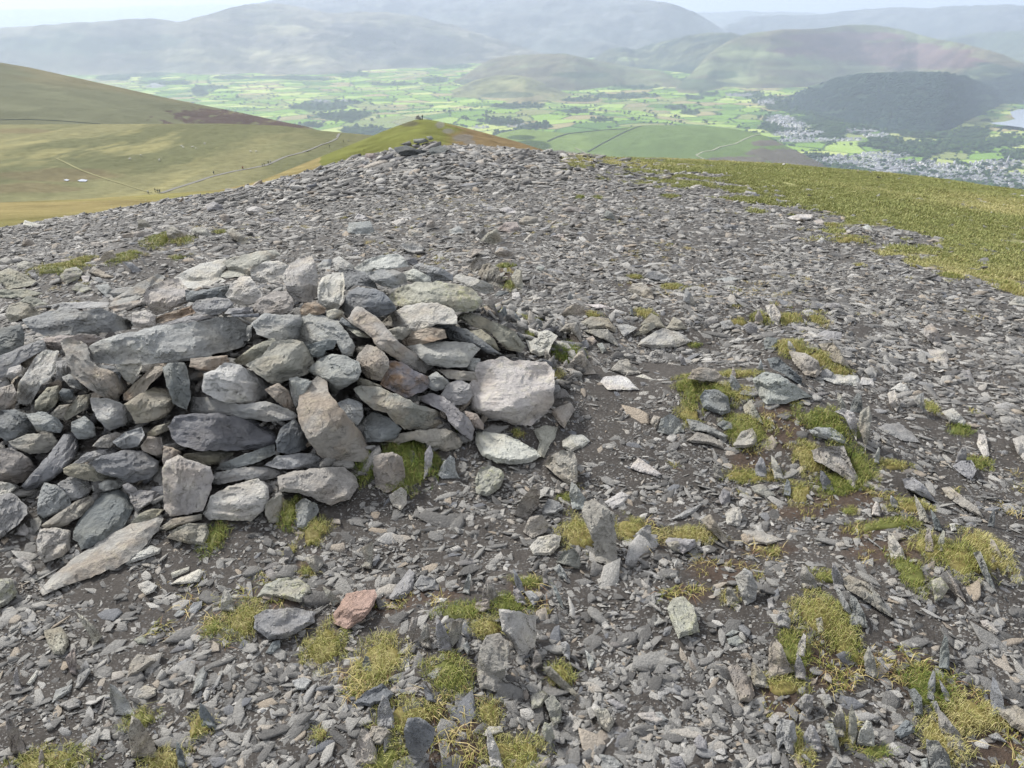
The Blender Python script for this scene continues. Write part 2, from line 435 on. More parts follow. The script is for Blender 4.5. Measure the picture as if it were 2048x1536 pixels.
# ---------------------------------------------------------------- stones
# outlines as seen in the photograph; each is carried to the surface it rests on and given
# real planes (top, front, chipped corners), thickness and a back.
# line: kind | colour | front share | outline | note
# kind: c cairn stone, s slab bedded in the ground, u upright slate, f flat-lying slab, k stone of the far cairn
CROPS = {'A': (0, 480, 3.2), 'B': (560, 460, 3.2), 'C': (0, 860, 2.6947), 'D': (700, 880, 2.3414), 'E': (1300, 560, 2.738),
         'F': (1300, 1000, 2.738), 'G': (0, 390, 3.657), 'H': (600, 250, 3.2), 'I': (920, 480, 3.657), 'J': (1400, 340, 3.16)}
ROCKS = '''
A|c|g|.45|575,680 650,640 800,595 980,560 1200,530 1400,500 1520,490 1610,545 1615,620 1560,680 1420,720 1250,760 1000,790 800,790 640,790 580,755|!long level slab across the front of the cairn
A|c|g|.5|148,510 300,460 400,435 520,455 650,440 760,490 845,530 830,570 700,590 600,600 450,605 280,610 220,575 170,550|!thick winged slab at the back left of the cairn
A|c|d|.4|0,570 130,545 150,600 145,680 60,720 0,735 -60,700 -50,600
A|c|g|.3|-40,770 0,745 120,690 270,640 290,700 200,745 130,790 60,860 0,880 -40,880
A|c|w|.35|130,900 240,740 290,710 370,720 355,800 340,870 260,930 200,1040 130,1040 110,980|!pale squared stone leaning at the left
A|c|p|.8|265,635 400,610 600,608 655,640 560,690 400,700 320,710
A|c|t|.5|395,655 440,635 520,650 560,680 580,770 640,820 740,830 800,900 820,950 760,1000 745,1055 640,990 560,940 480,880 440,790|!big tilted slab with a brown edge
A|c|r|.6|795,985 850,930 920,870 980,800 1060,795 1020,870 960,920 920,980 860,1020 800,1020|!narrow brown stone propped under the long slab
A|c|o|.5|800,1050 900,990 980,950 1080,960 1130,1040 1060,1130 960,1160 870,1170 850,1120
A|c|d|.8|1045,820 1090,790 1180,790 1200,850 1220,1000 1190,1080 1110,1040 1070,930
A|c|w|.5|1310,860 1380,830 1440,790 1530,800 1620,850 1690,900 1740,930 1700,1010 1620,1050 1480,1040 1370,1010 1300,970|!rounded speckled boulder in the middle of the cairn front
A|c|b|.55|1580,800 1680,740 1760,650 1850,640 1930,650 1990,740 2020,820 1950,860 1850,890 1760,930 1700,890 1640,850
A|c|o|.6|1500,770 1620,680 1740,630 1775,660 1680,740 1580,795 1530,790
A|c|r|.7|1225,760 1340,750 1450,740 1460,780 1400,840 1300,835 1220,810
A|c|g|.55|1615,530 1700,470 1820,480 1920,480 1950,540 1960,610 1900,640 1800,655 1740,640 1650,600|!lumpy grey stone at the right end of the long slab
A|c|g|.55|1215,1040 1240,1005 1400,1010 1520,1050 1700,1030 1840,1080 1900,1120 1880,1150 1700,1160 1560,1140 1450,1115 1300,1110 1220,1100
A|c|d|.6|1085,1200 1130,1130 1250,1115 1450,1120 1600,1140 1700,1190 1760,1230 1775,1290 1700,1330 1500,1345 1300,1350 1160,1310 1100,1270|!broad blue grey block low in the cairn front
A|c|d|.8|1770,1290 1800,1210 1880,1150 1940,1210 1965,1290 1950,1340 1850,1365 1780,1350
A|c|d|.55|0,1095 100,1090 180,1120 230,1210 225,1265 150,1270 60,1285 0,1260 -40,1200|!dark stone at the left edge of the cairn
A|c|g|.45|175,1120 280,1100 360,1140 400,1190 380,1230 300,1225 240,1220
A|c|b|.6|60,1290 180,1245 330,1240 370,1290 300,1360 200,1370 100,1330
A|c|o|.6|230,1030 300,950 370,935 380,1000 350,1060 290,1100 225,1080
A|c|b|.7|330,1110 380,1060 470,1050 450,1110 400,1150 350,1140
A|c|o|.6|410,1130 500,1000 580,990 570,1050 500,1110 430,1150
A|c|g|.35|580,1015 700,1020 800,1060 835,1110 800,1180 700,1215 640,1160 600,1090
A|c|g|.6|460,1170 540,1130 600,1180 610,1250 560,1270 500,1270 460,1220
A|c|t|.6|595,1320 650,1260 740,1230 800,1250 740,1290 700,1330
A|c|g|.55|725,1290 810,1230 900,1200 920,1250 880,1320 780,1335
A|c|g|.5|470,1430 560,1360 750,1325 740,1370 640,1410 500,1430
A|c|o|.6|940,1240 1000,1190 1120,1160 1100,1210 1000,1250 950,1255
A|c|p|.8|905,1320 950,1260 1030,1270 1045,1360 1000,1380 920,1350
A|c|b|.7|1040,1400 1050,1320 1100,1330 1160,1360 1100,1400 1050,1440
A|c|t|.35|705,420 740,370 850,300 1000,220 1045,235 1030,290 940,340 850,400 760,420|!long pale ridge stone at the back of the cairn
A|c|w|.15|920,350 960,300 1050,265 1140,250 1190,310 1200,400 1100,440 1000,480 950,430|!broad pale slab tilted at the back of the cairn
A|c|w|.1|1120,240 1200,190 1300,150 1440,120 1440,180 1400,230 1440,260 1320,300 1200,310 1150,270
A|c|t|.45|1370,200 1400,150 1500,110 1650,75 1760,65 1790,100 1700,140 1610,180 1600,220 1480,240 1400,235 1375,215|!rust stained layered stone on top of the cairn
A|c|w|.35|1610,190 1700,140 1780,135 1840,170 1810,240 1740,265 1660,270 1615,240
A|c|w|.3|1450,350 1480,290 1540,240 1600,240 1640,300 1675,350 1640,400 1580,420 1490,400|!whitish lumpy stone on top of the cairn
A|c|d|.6|1195,390 1190,320 1260,330 1460,290 1480,340 1440,370 1330,370 1240,400
A|c|g|.5|1230,430 1260,390 1380,370 1460,380 1495,410 1450,450 1370,480 1280,475
A|c|r|.4|970,510 1060,470 1200,430 1250,410 1270,460 1180,490 1050,530 980,535|!orange brown stick of stone behind the long slab
A|c|p|.35|1610,450 1650,380 1760,330 1830,330 1880,400 1860,450 1780,475 1640,480
A|c|g|.6|1440,470 1470,440 1610,430 1615,465 1560,480
A|c|d|.7|1480,480 1660,470 1660,495 1500,495
A|c|w|.4|850,470 930,450 990,490 1000,550 900,560 850,530
A|c|g|.2|1020,540 1200,490 1380,470 1390,485 1200,530 1050,550
A|c|g|.4|680,350 740,310 840,300 820,330 740,360 690,370
A|c|t|.4|700,430 850,390 930,385 930,410 800,450 740,460
A|c|g|.4|270,430 400,400 560,395 690,400 680,430 500,440 360,440
A|c|o|.5|40,480 60,420 130,400 200,420 250,470 230,520 140,500 80,530
A|c|w|.5|40,870 60,820 130,800 140,850 80,890
A|c|t|.55|-30,960 0,950 80,925 110,1000 90,1070 0,1095 -40,1080
A|c|d|.6|380,980 400,950 470,960 460,1020 410,1030
A|c|b|.8|740,800 900,790 900,830 850,920 800,890
A|c|g|.6|400,880 450,860 560,950 560,970 450,940
A|c|r|.7|1700,960 1780,920 1840,960 1890,1090 1860,1100 1780,1040
A|c|g|.7|1855,890 1900,880 1990,910 1950,980 1930,1060 1900,1070
A|c|o|.7|1170,1430 1180,1370 1350,1350 1500,1350 1480,1380 1400,1440 1250,1440
A|c|g|.5|1390,1470 1420,1430 1600,1360 1750,1310 1760,1370 1650,1420 1480,1465
A|c|d|.7|600,930 700,960 760,900 780,820 640,800 580,850
A|c|g|.6|360,780 420,770 450,860 400,900 360,850
A|c|b|.5|120,790 180,745 290,710 240,760 170,820
B|c|t|.55|110,1150 140,1040 200,970 240,935 300,960 310,1040 380,1140 450,1210 520,1300 570,1420 550,1480 400,1465 330,1480 240,1430 180,1340 130,1240|!big crescent shaped slab with a brown lower half
B|c|w|.5|20,300 60,230 130,180 200,170 235,260 240,370 235,420 190,455 110,450 60,410 40,350|!tall blocky stone standing on top of the cairn
B|c|w|.4|245,370 270,310 340,280 400,280 410,350 400,440 370,500 290,500 250,450|!squared stone beside the tall block on top
B|c|d|.4|380,265 450,250 540,270 600,330 620,375 560,360 480,350 430,390 410,370
B|c|w|.15|480,240 560,190 660,160 760,155 810,200 820,230 700,250 600,255 560,290 500,270|!smooth cream slab capping the back of the cairn
B|c|g|.5|560,280 640,255 740,260 800,290 805,340 720,370 640,350 590,320
B|c|d|.6|395,500 440,400 500,370 600,380 660,400 720,470 735,510 640,550 520,550 430,530|!dark finely layered stone near the cairn top
B|c|l|.5|705,420 760,370 860,340 1000,330 1130,345 1220,375 1260,410 1300,460 1230,520 1120,525 1080,490 1000,465 880,470 780,490 730,480|!wide lichen crusted slab at the right of the cairn top
B|c|w|.4|650,590 720,540 800,490 900,465 1000,470 1100,510 1130,550 1120,600 1000,600 900,640 820,645 740,620 680,610
B|c|t|.5|435,570 480,500 530,500 620,560 700,650 760,720 850,780 960,830 975,870 920,910 830,880 740,820 640,760 590,690 540,650 460,600|!long narrow beam of stone slanting down the cairn
B|c|b|.5|690,640 760,620 830,630 840,660 780,700 730,690
B|c|r|.5|780,690 860,650 960,625 1050,640 1060,690 960,715 880,735 800,735|!small orange streaked slab beside the slanting beam
B|c|w|.5|815,745 950,720 1100,715 1230,725 1280,760 1240,800 1190,870 1080,885 960,860 880,800|!ribbed pale slab above the flat stick
B|c|d|.6|990,605 1100,610 1200,640 1290,700 1380,770 1410,790 1330,790 1250,740 1160,720 1090,700 1060,650
B|c|o|.5|1200,650 1290,640 1370,700 1400,770 1300,720
B|c|o|.35|1130,560 1200,530 1300,560 1420,610 1500,650 1560,740 1530,780 1450,760 1350,660 1250,620|!long ribbed slab sloping down the right end of the cairn
B|c|w|.4|1110,310 1150,285 1260,310 1350,350 1370,390 1310,410 1230,375
B|c|g|.5|860,230 900,215 1040,250 1100,290 1100,325 960,325 880,290
B|c|w|.5|800,270 860,250 960,300 960,330 860,340 810,320
B|c|d|.6|780,170 860,180 885,210 850,220 800,200
B|c|b|.5|490,850 500,800 560,740 640,760 690,830 690,880 640,960 560,940 520,900
B|c|g|.45|180,900 240,840 320,800 420,810 500,850 515,900 490,960 400,1010 330,1040 290,960 220,930
B|c|R|.5|645,990 680,900 700,840 780,850 860,900 940,940 960,990 910,1030 800,1070 730,1030|!dark stone with a bright rust patch
B|c|t|.55|480,1020 510,1000 640,1005 760,1060 880,1120 990,1150 1060,1200 1040,1250 930,1280 800,1270 720,1210 680,1170 600,1150 530,1090|!long tan slab slanting above the grass tuft
B|c|g|.5|370,1110 440,1080 520,1110 530,1190 490,1250 430,1220 400,1150
B|c|d|.1|500,1240 590,1170 700,1205 770,1270 740,1330 640,1350 540,1355 520,1300
B|c|g|.4|890,1090 960,1045 1050,1070 1120,1130 1200,1200 1240,1270 1220,1340 1160,1300 1080,1230 1060,1170 980,1130|!smooth grey slab slanting beside the big pale boulder
B|c|g|.4|1035,1060 1070,990 1150,960 1210,990 1225,1060 1190,1110 1100,1120
B|c|W|.35|1215,1000 1250,900 1270,850 1370,830 1400,810 1500,840 1600,840 1700,850 1750,900 1750,1000 1740,1100 1700,1170 1600,1250 1480,1230 1330,1200 1240,1150 1210,1080|!big pale boulder
B|c|b|.5|1000,890 1100,895 1270,910 1300,950 1240,965 1080,950 1050,920|!flat stick of stone touching the big pale boulder
B|c|g|.5|1190,860 1220,820 1280,825 1275,870 1270,905 1200,890
B|c|p|.6|1185,1160 1260,1180 1300,1240 1300,1275 1240,1260 1200,1210
B|c|b|.45|655,1350 760,1310 900,1280 1060,1270 1140,1310 1180,1350 1150,1390 1060,1420 960,1380 860,1340 760,1370
B|s|W|.2|1250,1290 1330,1290 1450,1310 1540,1350 1640,1410 1670,1450 1600,1490 1500,1500 1380,1490 1290,1440 1250,1370|!smooth pale slab in front of the big pale boulder
B|f|b|.05|1620,1280 1700,1250 1780,1260 1760,1330 1720,1390 1690,1460 1640,1430 1660,1360
B|f|W|.1|1805,1350 1860,1310 1940,1310 1985,1350 1940,1390 1860,1420 1810,1390|!small whitish slab right of the smooth pale slab
B|s|b|.3|1740,1150 1860,1100 1890,1150 1850,1210 1820,1270 1780,1230 1740,1180
B|s|W|.5|1570,700 1650,690 1650,650 1720,640 1780,680 1740,730 1720,790 1660,810 1600,780|!small white angular rock beside the dark green tussock
B|u|b|.9|1820,890 1860,840 1910,780 1940,770 1980,850 2030,920 1950,925 1880,920|!triangular grey slate just right of the dark green tussock
B|u|b|.9|1790,550 1830,500 1890,470 1940,490 1960,540 1900,555
B|u|b|.9|1785,650 1830,600 1900,590 1920,650 1940,750 1900,680 1850,640
B|u|b|.9|1200,240 1240,190 1280,170 1310,200 1300,260 1240,280
B|u|o|.9|1260,290 1300,220 1340,210 1400,240 1415,330 1400,365 1330,340
B|u|b|.9|1480,300 1510,245 1545,260 1555,340 1560,390 1510,370
B|u|b|.9|1370,150 1410,110 1480,140 1500,175 1440,190 1400,175
B|s|b|.75|1690,1500 1740,1440 1810,1405 1880,1420 1900,1480 1905,1600 1880,1650 1800,1600|!grey block standing on end below the big pale boulder
B|c|w|.4|340,190 380,170 460,220 490,260 440,255 360,270
B|c|g|.5|240,230 280,190 330,190 320,250 260,255
B|c|b|.6|300,520 350,505 400,520 400,560 330,570 300,550
B|c|r|.6|130,510 160,470 220,460 290,500 280,530 200,550 140,540|!small golden brown cobble near the cairn top
B|c|d|.6|400,560 440,590 500,640 440,620 380,590
B|c|g|.4|150,560 230,530 310,560 370,590 440,680 475,740 460,800 400,800 360,720 250,720 160,740 135,690
B|c|d|.8|165,740 300,700 360,710 340,760 290,770 280,810 200,810
B|c|b|.5|430,630 500,640 580,680 570,690 500,680
B|c|g|.6|950,940 1000,910 1070,960 1090,1000 1000,1030 940,1000
B|c|o|.6|490,940 560,960 650,1000 560,1005 500,1000
B|c|g|.5|60,960 120,950 180,960 170,1050 100,1130 70,1050
C|c|d|.4|120,300 160,250 260,140 340,30 410,20 420,80 400,150 330,230 240,290 150,330|!long blue grey slab slanting down at the left
C|c|p|.4|-20,120 0,110 60,100 150,150 190,210 140,270 80,290 0,280 -30,270
C|c|d|.5|480,180 560,140 660,110 760,115 850,170 850,220 800,260 720,285 600,250 520,220|!oval blue grey stone low at the left
C|c|o|.55|345,210 400,180 480,190 560,240 620,260 560,280 470,270 380,250 350,235
C|c|w|.7|875,210 900,170 960,140 1010,160 1130,200 1145,250 1130,330 1090,430 1000,450 920,460 885,420 885,300|!squarish upright block at the foot of the cairn
C|c|g|.5|1110,280 1170,230 1300,200 1440,200 1535,225 1500,255 1420,270 1290,270 1180,295
C|c|w|.5|1100,450 1140,360 1250,300 1390,265 1440,310 1445,370 1420,430 1350,490 1250,480 1130,480|!swirled pale block at the foot of the cairn
C|c|p|.45|1505,250 1600,220 1750,205 1850,205 1910,250 1925,310 1880,370 1780,405 1700,370 1620,340 1510,330|!broad pinkish grey slab at the cairn's front corner
C|c|g|.55|1425,190 1500,140 1680,120 1740,160 1900,180 1860,200 1700,205 1520,210
C|u|b|.8|1430,460 1430,400 1470,360 1520,350 1520,420 1500,500 1450,500
C|u|g|.8|1590,400 1640,365 1710,400 1720,440 1680,490 1640,540 1600,520
C|c|t|.25|220,870 260,810 330,750 440,660 560,590 700,510 850,450 880,480 850,540 780,620 700,700 620,750 520,780 400,820 300,860 235,890|!longest pointed slab lying at the foot of the cairn
C|c|d|.05|395,580 400,540 450,430 520,360 560,320 640,325 700,370 710,430 660,520 580,580 500,620 440,640 430,600|!smooth blue slab leaning on the cairn foot
C|c|w|.6|200,600 220,540 290,530 375,545 370,640 330,680 240,710 210,660
C|s|l|.6|-30,800 0,800 60,800 100,880 50,930 0,960 -40,950
C|s|w|.3|80,700 130,680 180,720 190,760 170,780 110,740
C|c|g|.4|-20,370 0,360 60,340 140,410 145,450 90,510 0,580 -30,560
C|c|g|.5|205,400 220,330 240,290 300,300 360,350 380,400 320,440 240,470 205,450
C|c|g|.4|315,290 380,255 480,280 490,320 440,370 380,380 320,330
C|c|o|.4|230,510 300,460 400,390 500,350 510,400 440,460 360,510 260,540
C|c|g|.5|500,300 580,270 670,275 650,310 560,330 510,335
C|c|g|.4|700,340 760,325 865,335 850,370 780,410 740,440 710,390
C|c|g|.5|660,300 690,285 730,310 740,330 690,340
C|c|o|.5|705,500 760,450 820,425 880,430 840,470 760,500
C|c|o|.5|860,530 930,480 1080,455 1080,485 980,510 900,540
C|s|b|.6|895,580 930,540 1000,505 1110,500 1130,560 1100,620 1000,610|!brown grey block bedded at the cairn foot
C|f|w|.3|655,710 700,660 820,620 865,640 860,665 760,700 680,725|!flat pale splinter beside the longest pointed slab
C|c|w|.5|-30,290 0,280 60,290 85,310 60,340 0,370 -30,370
C|f|w|.3|90,530 130,500 160,540 150,570 100,565
C|f|g|.3|160,480 230,470 220,540 190,560 165,520
C|f|w|.1|740,830 800,810 850,840 830,870 790,890 750,860
C|f|w|.2|920,830 960,800 1070,750 1100,760 1070,820 980,830
C|f|w|.2|920,770 1020,735 1020,760 930,800
C|s|l|.5|1380,900 1430,830 1500,800 1600,795 1670,840 1680,880 1620,930 1500,900 1420,900|!mossy topped boulder bedded in the foreground
C|s|g|.4|1370,1000 1430,970 1560,955 1700,980 1690,1040 1600,1090 1540,1120 1450,1130 1370,1070|!layered block just below the mossy boulder
C|f|K|.35|1790,1000 1830,940 1870,880 1960,860 2020,860 2035,890 2010,950 1960,1020 1870,1075 1800,1040|!loose stone with a salmon pink top
C|u|b|.8|1737,840 1790,870 1830,930 1800,950 1760,900
C|u|t|.7|1940,640 2010,600 2010,680 2000,750 1950,740 1970,700
C|f|b|.1|235,1080 330,1060 370,1120 370,1160 340,1210 290,1210 250,1140
C|u|b|.7|410,980 460,1010 520,1070 550,1110 500,1170 490,1120 450,1060
C|u|p|.8|350,1230 400,1170 415,1240 410,1320 380,1310 360,1260
C|s|b|.4|685,1330 700,1260 740,1205 800,1215 850,1240 780,1290 740,1320
C|f|g|.3|405,1390 420,1320 480,1280 490,1300 460,1350 430,1390
C|f|g|.2|280,1470 300,1400 390,1370 380,1410 320,1450
C|f|g|.3|310,1480 400,1440 440,1460 430,1490 370,1510
C|f|b|.3|735,1410 780,1375 840,1390 840,1430 800,1450 740,1440
C|u|g|.8|80,1400 70,1330 90,1270 105,1350 120,1400
C|f|g|.3|1010,980 1040,930 1090,920 1085,960 1050,990
C|f|g|.2|1040,1400 1060,1310 1100,1270 1120,1310 1090,1390 1030,1430
C|u|b|.7|1640,690 1700,670 1740,690 1740,730 1700,780 1660,720
C|u|g|.8|1530,640 1560,625 1580,660 1560,700 1530,710
C|f|g|.2|1570,1350 1640,1330 1680,1350 1650,1400 1600,1400
C|f|g|.3|1430,760 1460,745 1490,780 1470,810 1440,800
C|f|d|.4|1430,1200 1470,1140 1510,1130 1510,1170 1460,1210
C|f|w|.2|140,1370 200,1290 210,1310 170,1380
C|f|g|.3|935,1000 960,970 1000,975 990,1000 950,1010
C|f|g|.2|720,1130 760,1105 805,1135 790,1155 740,1150
D|u|b|.85|110,80 130,65 200,55 245,80 260,160 250,210 170,250 120,220 108,140|!broad upright slate in front of the green tussock at the cairn
D|u|g|.85|350,60 375,20 390,60 380,140 345,185
D|u|g|.85|410,160 440,100 470,70 490,90 495,140 515,180 430,180
D|u|w|.85|180,260 240,220 265,240 265,300 240,330 200,310
D|s|l|.5|585,180 610,130 650,115 710,140 725,170 700,230 640,265 590,250|!lichen spotted block below the smooth pale slab
D|u|p|.8|765,350 800,280 860,210 885,200 890,260 880,310 830,370|!pointed brown slate leaning right
D|u|b|.85|1085,340 1100,290 1140,280 1200,310 1235,340 1245,450 1255,580 1220,590 1150,565 1140,480 1100,390|!tall upright slate with a yellow lichen spot
D|u|b|.8|810,430 840,360 900,350 930,390 920,430 850,460
D|s|w|.4|840,500 880,455 940,440 990,450 980,500 940,540 860,540
D|u|b|.8|965,570 1000,520 1050,505 1075,540 1085,620 1030,590
D|u|g|.85|1335,440 1390,395 1410,400 1410,500 1390,480
D|s|g|.4|905,310 930,275 980,290 1000,320 960,350 900,350
D|f|w|.1|1190,290 1270,240 1310,260 1280,300 1230,325
D|f|w|.1|1310,130 1350,80 1460,160 1440,170 1360,150
D|u|w|.7|695,790 790,800 870,830 875,900 870,960 830,1000 790,1010 760,950 710,890|!pale square edged rock with a dark moss spot
D|u|b|.7|595,1070 610,970 640,910 700,905 745,950 740,1040 720,1120 680,1180 610,1160 595,1120|!rounded ribbed rock standing in the foreground
D|s|l|.25|1485,790 1510,740 1560,730 1610,780 1630,860 1639,900 1560,920 1540,930 1510,860|!pale lichened slab lying alone on dark gravel
D|u|b|.7|900,1060 940,1060 1000,1120 1070,1190 1060,1205 990,1160 930,1110
D|u|d|.7|250,1370 270,1300 330,1300 400,1350 390,1410 350,1470 330,1536 290,1536|!dark finely split slate at the bottom edge
D|s|b|.5|80,1400 100,1340 160,1340 190,1370 150,1430 110,1430
D|s|d|.55|10,1240 70,1180 150,1140 210,1190 170,1230 90,1245
D|s|g|.5|815,710 850,705 890,740 860,780 840,750
D|u|p|.8|270,900 290,830 320,830 310,890 290,960
D|u|p|.8|320,940 350,850 365,860 375,930 380,980 340,970
D|s|l|.4|845,1200 900,1170 930,1190 900,1250 850,1260
D|s|l|.5|910,1220 950,1190 990,1240 990,1320 950,1340 930,1280
D|s|g|.4|360,1100 400,1070 435,1060 430,1110 390,1130
D|u|g|.8|525,960 550,940 565,980 550,1010
D|f|w|.2|395,765 400,740 460,740 440,760
D|s|b|.5|590,760 650,745 655,790 620,810 580,790
D|u|g|.8|950,690 960,680 990,740 1000,790 980,770
D|f|w|.3|1100,980 1130,1010 1145,1040 1120,1080
D|s|t|.4|1140,1260 1200,1255 1240,1320 1210,1370 1170,1340
D|f|w|.2|1340,1280 1420,1270 1480,1310 1440,1330 1370,1310
D|f|g|.3|1195,1220 1240,1210 1300,1250 1250,1260
D|f|g|.1|180,740 210,690 280,600 300,620 300,690 260,740 200,750
D|s|g|.4|300,680 330,630 400,650 400,690 340,710
D|f|g|.2|1165,1470 1230,1480 1280,1520 1260,1545 1180,1545
D|s|w|.4|620,1380 650,1340 710,1340 720,1370 640,1390
D|u|l|.7|895,1370 910,1320 940,1330 960,1390 940,1440
D|u|b|.7|465,890 480,850 530,840 520,920 480,970 455,940
D|u|g|.8|950,600 980,580 1010,620 1020,660 980,640
D|s|b|.6|1480,480 1550,470 1550,530 1500,510
D|s|b|.6|1560,480 1610,465 1610,500 1570,515
D|f|g|.2|1410,850 1450,830 1480,850 1430,870
D|f|w|.2|1150,840 1200,850 1225,880 1190,890
D|u|b|.7|845,1060 870,980 895,1010 900,1050 860,1075
D|u|g|.8|985,950 1010,940 1030,960 1030,1040 1000,1010
E|s|t|.6|1500,260 1540,235 1580,280 1600,360 1560,360 1500,300|!tan angular stone alone on the scree at the right
E|f|w|.05|1515,380 1620,380 1635,430 1620,465 1560,450
E|s|g|.6|580,590 560,540 640,500 720,520 770,560 890,640 820,650 740,680 640,680 600,640|!broad dome shaped slate between yellow tussocks
E|u|d|.8|640,430 700,420 790,500 835,540 830,580 740,520 660,480
E|s|b|.6|760,390 850,400 920,440 940,500 910,535 850,520 790,460
E|u|b|.7|920,350 1000,340 1040,390 1100,490 1060,480 980,430
E|f|W|.1|940,540 1000,515 1140,520 1150,560 1130,580 1020,570
E|f|W|.1|1145,570 1160,530 1220,540 1230,580
E|s|b|.5|205,540 230,490 300,475 360,490 400,530 440,590 360,560 280,550
E|s|d|.6|270,640 300,600 370,600 430,640 440,720 400,740 340,720 290,700
E|u|b|.8|510,690 550,655 580,700 620,790 580,770 520,740
E|u|g|.8|40,830 60,760 110,730 160,760 190,830 110,850
E|s|b|.5|0,780 20,740 60,750 30,820
E|s|g|.4|200,760 260,770 330,800 420,850 410,880 300,830 220,820
E|s|b|.4|200,880 260,830 340,850 400,900 410,930 330,900 230,890
E|s|d|.5|365,790 400,765 450,780 465,820 410,825
E|s|b|.5|455,900 500,830 560,810 590,860 580,910 520,920 470,920
E|u|W|.6|1010,720 1060,700 1120,730 1135,800 1130,880 1090,800 1060,740|!pale edged slate rising out of the long green tussock
E|u|b|.8|1140,800 1150,720 1200,690 1215,740 1200,850 1180,940 1160,850
E|s|g|.6|870,820 920,805 1000,810 1060,850 1080,900 990,880 890,850
E|s|b|.6|885,930 940,910 1060,905 1090,980 1140,1080 1120,1140 1060,1080 970,1020 900,990|!wedge shaped slate on the long green tussock
E|u|g|.85|1445,660 1460,630 1500,615 1500,690 1530,760 1480,700
E|s|w|.5|1600,720 1660,700 1730,770 1720,800 1640,780
E|s|g|.5|1655,1020 1700,990 1760,985 1790,1040 1760,1100 1700,1060
E|s|b|.5|1595,1140 1640,1130 1720,1190 1800,1250 1830,1310 1720,1250 1640,1200
E|s|g|.5|1380,1090 1440,1080 1500,1120 1570,1220 1500,1190 1400,1140
E|s|w|.4|1310,600 1370,560 1410,580 1440,630 1360,610
E|s|w|.5|1300,620 1340,600 1370,680 1350,720 1310,680
E|f|g|.1|1245,810 1290,785 1360,780 1430,830 1480,890 1380,880 1280,830
E|f|g|.2|1380,540 1430,500 1470,520 1420,560
E|f|g|.1|1680,500 1750,490 1780,560 1720,540
E|s|w|.35|410,1270 440,1250 490,1240 505,1300 490,1350 420,1340
E|s|g|.5|375,1190 400,1140 440,1160 440,1220 390,1230
E|f|g|.2|110,1310 200,1260 300,1215 260,1260 180,1310
E|u|b|.7|275,1310 330,1280 370,1340 430,1430 400,1440 330,1370
E|f|t|.2|500,1370 600,1370 700,1410 740,1420 640,1450 540,1430
E|s|g|.7|80,1430 100,1410 250,1420 250,1460 180,1500 100,1460
E|s|w|.4|1985,870 2048,850 2090,870 2090,980 2048,990 2010,950
E|f|w|.2|1800,840 1840,850 1860,960 1830,980 1790,900
E|s|d|.5|620,340 640,310 700,320 690,380 630,380
E|u|g|.8|510,250 550,230 590,260 580,310 530,290
E|u|w|.7|630,140 680,130 720,190 700,250 660,220
E|f|g|.3|770,230 830,270 830,290 780,260
E|s|g|.4|380,230 440,215 470,260 400,275
E|u|b|.8|180,110 210,60 240,110 260,150 200,130
E|s|g|.3|905,300 960,275 1050,285 1050,325 960,330
E|s|b|.4|550,1130 620,1115 690,1180 640,1200 570,1160
F|u|g|.75|465,420 520,370 560,400 590,480 580,550 520,580 490,500|!upright slate standing alone on dark gravel at the right
F|s|b|.3|1045,440 1090,410 1180,450 1250,510 1300,600 1340,650 1260,610 1150,530 1080,490|!long ribbed slate sloping down to the right
F|u|g|.8|1010,480 1040,490 1090,580 1110,650 1060,600
F|u|b|.85|650,800 680,750 720,790 750,870 790,940 730,960 650,980|!triangular upright slate against the leaning green tussock
F|s|b|.5|425,920 470,880 500,920 560,1000 575,1070 550,1110 490,1100 460,1010|!bent grey stone leaning in the right foreground
F|u|b|.85|1170,860 1195,800 1230,860 1245,960 1220,985 1180,950|!narrow pointed slate standing like a tooth
F|f|g|.05|1230,860 1270,860 1310,920 1310,950 1270,920
F|u|d|.7|1410,1040 1450,1030 1490,1080 1495,1180 1450,1180 1440,1110
F|u|g|.8|1530,1100 1570,1100 1610,1200 1570,1180
F|u|g|.75|690,1250 720,1195 790,1210 805,1300 790,1400 750,1380 730,1330 700,1370 690,1310|!notched grey slate standing near the bottom edge
F|u|g|.8|790,1120 850,1060 895,1070 890,1150 860,1190 830,1150
F|u|g|.8|955,1230 1000,1220 1030,1310 1045,1400 1000,1350
F|u|b|.8|1090,1160 1105,1110 1130,1200 1145,1280 1110,1350 1085,1300
F|f|d|.1|1335,1270 1400,1200 1455,1230 1450,1270 1370,1310|!smooth blue slab lying on bare soil at the lower right
F|u|g|.7|1510,1310 1580,1320 1640,1400 1650,1475 1530,1475 1520,1400
F|s|g|.5|1475,1420 1520,1410 1525,1475 1490,1475
F|s|b|.15|1900,1140 2000,1120 2048,1150 2100,1200 2100,1320 1980,1240 1920,1180
F|s|g|.4|1850,1290 1900,1270 1960,1330 1870,1310
F|s|l|.6|1540,440 1590,420 1640,480 1600,540 1560,560
F|u|g|.8|1770,290 1810,280 1860,400 1900,510 1840,440
F|u|b|.8|1620,380 1690,470 1730,560 1680,520
F|f|w|.2|1805,660 1850,655 1910,720 1900,740 1830,700
F|f|g|.3|235,1320 270,1280 310,1320 315,1370 260,1370
F|u|g|.8|690,640 730,610 770,650 770,710 700,690
F|u|b|.8|905,650 940,640 955,720 920,740
F|f|g|.1|420,760 480,740 515,780 480,800 430,790
F|f|g|.2|410,740 450,710 500,720 440,750
F|f|g|.2|0,1160 60,1160 100,1200 60,1220
F|f|g|.2|105,1410 170,1400 200,1475 110,1475
F|f|g|.4|930,1080 980,1060 1000,1110 960,1140
F|s|g|.5|960,1475 1010,1390 1060,1475
F|f|g|.3|580,1410 650,1380 690,1400 650,1450 590,1450
F|s|b|.3|1310,180 1380,180 1410,200 1350,230
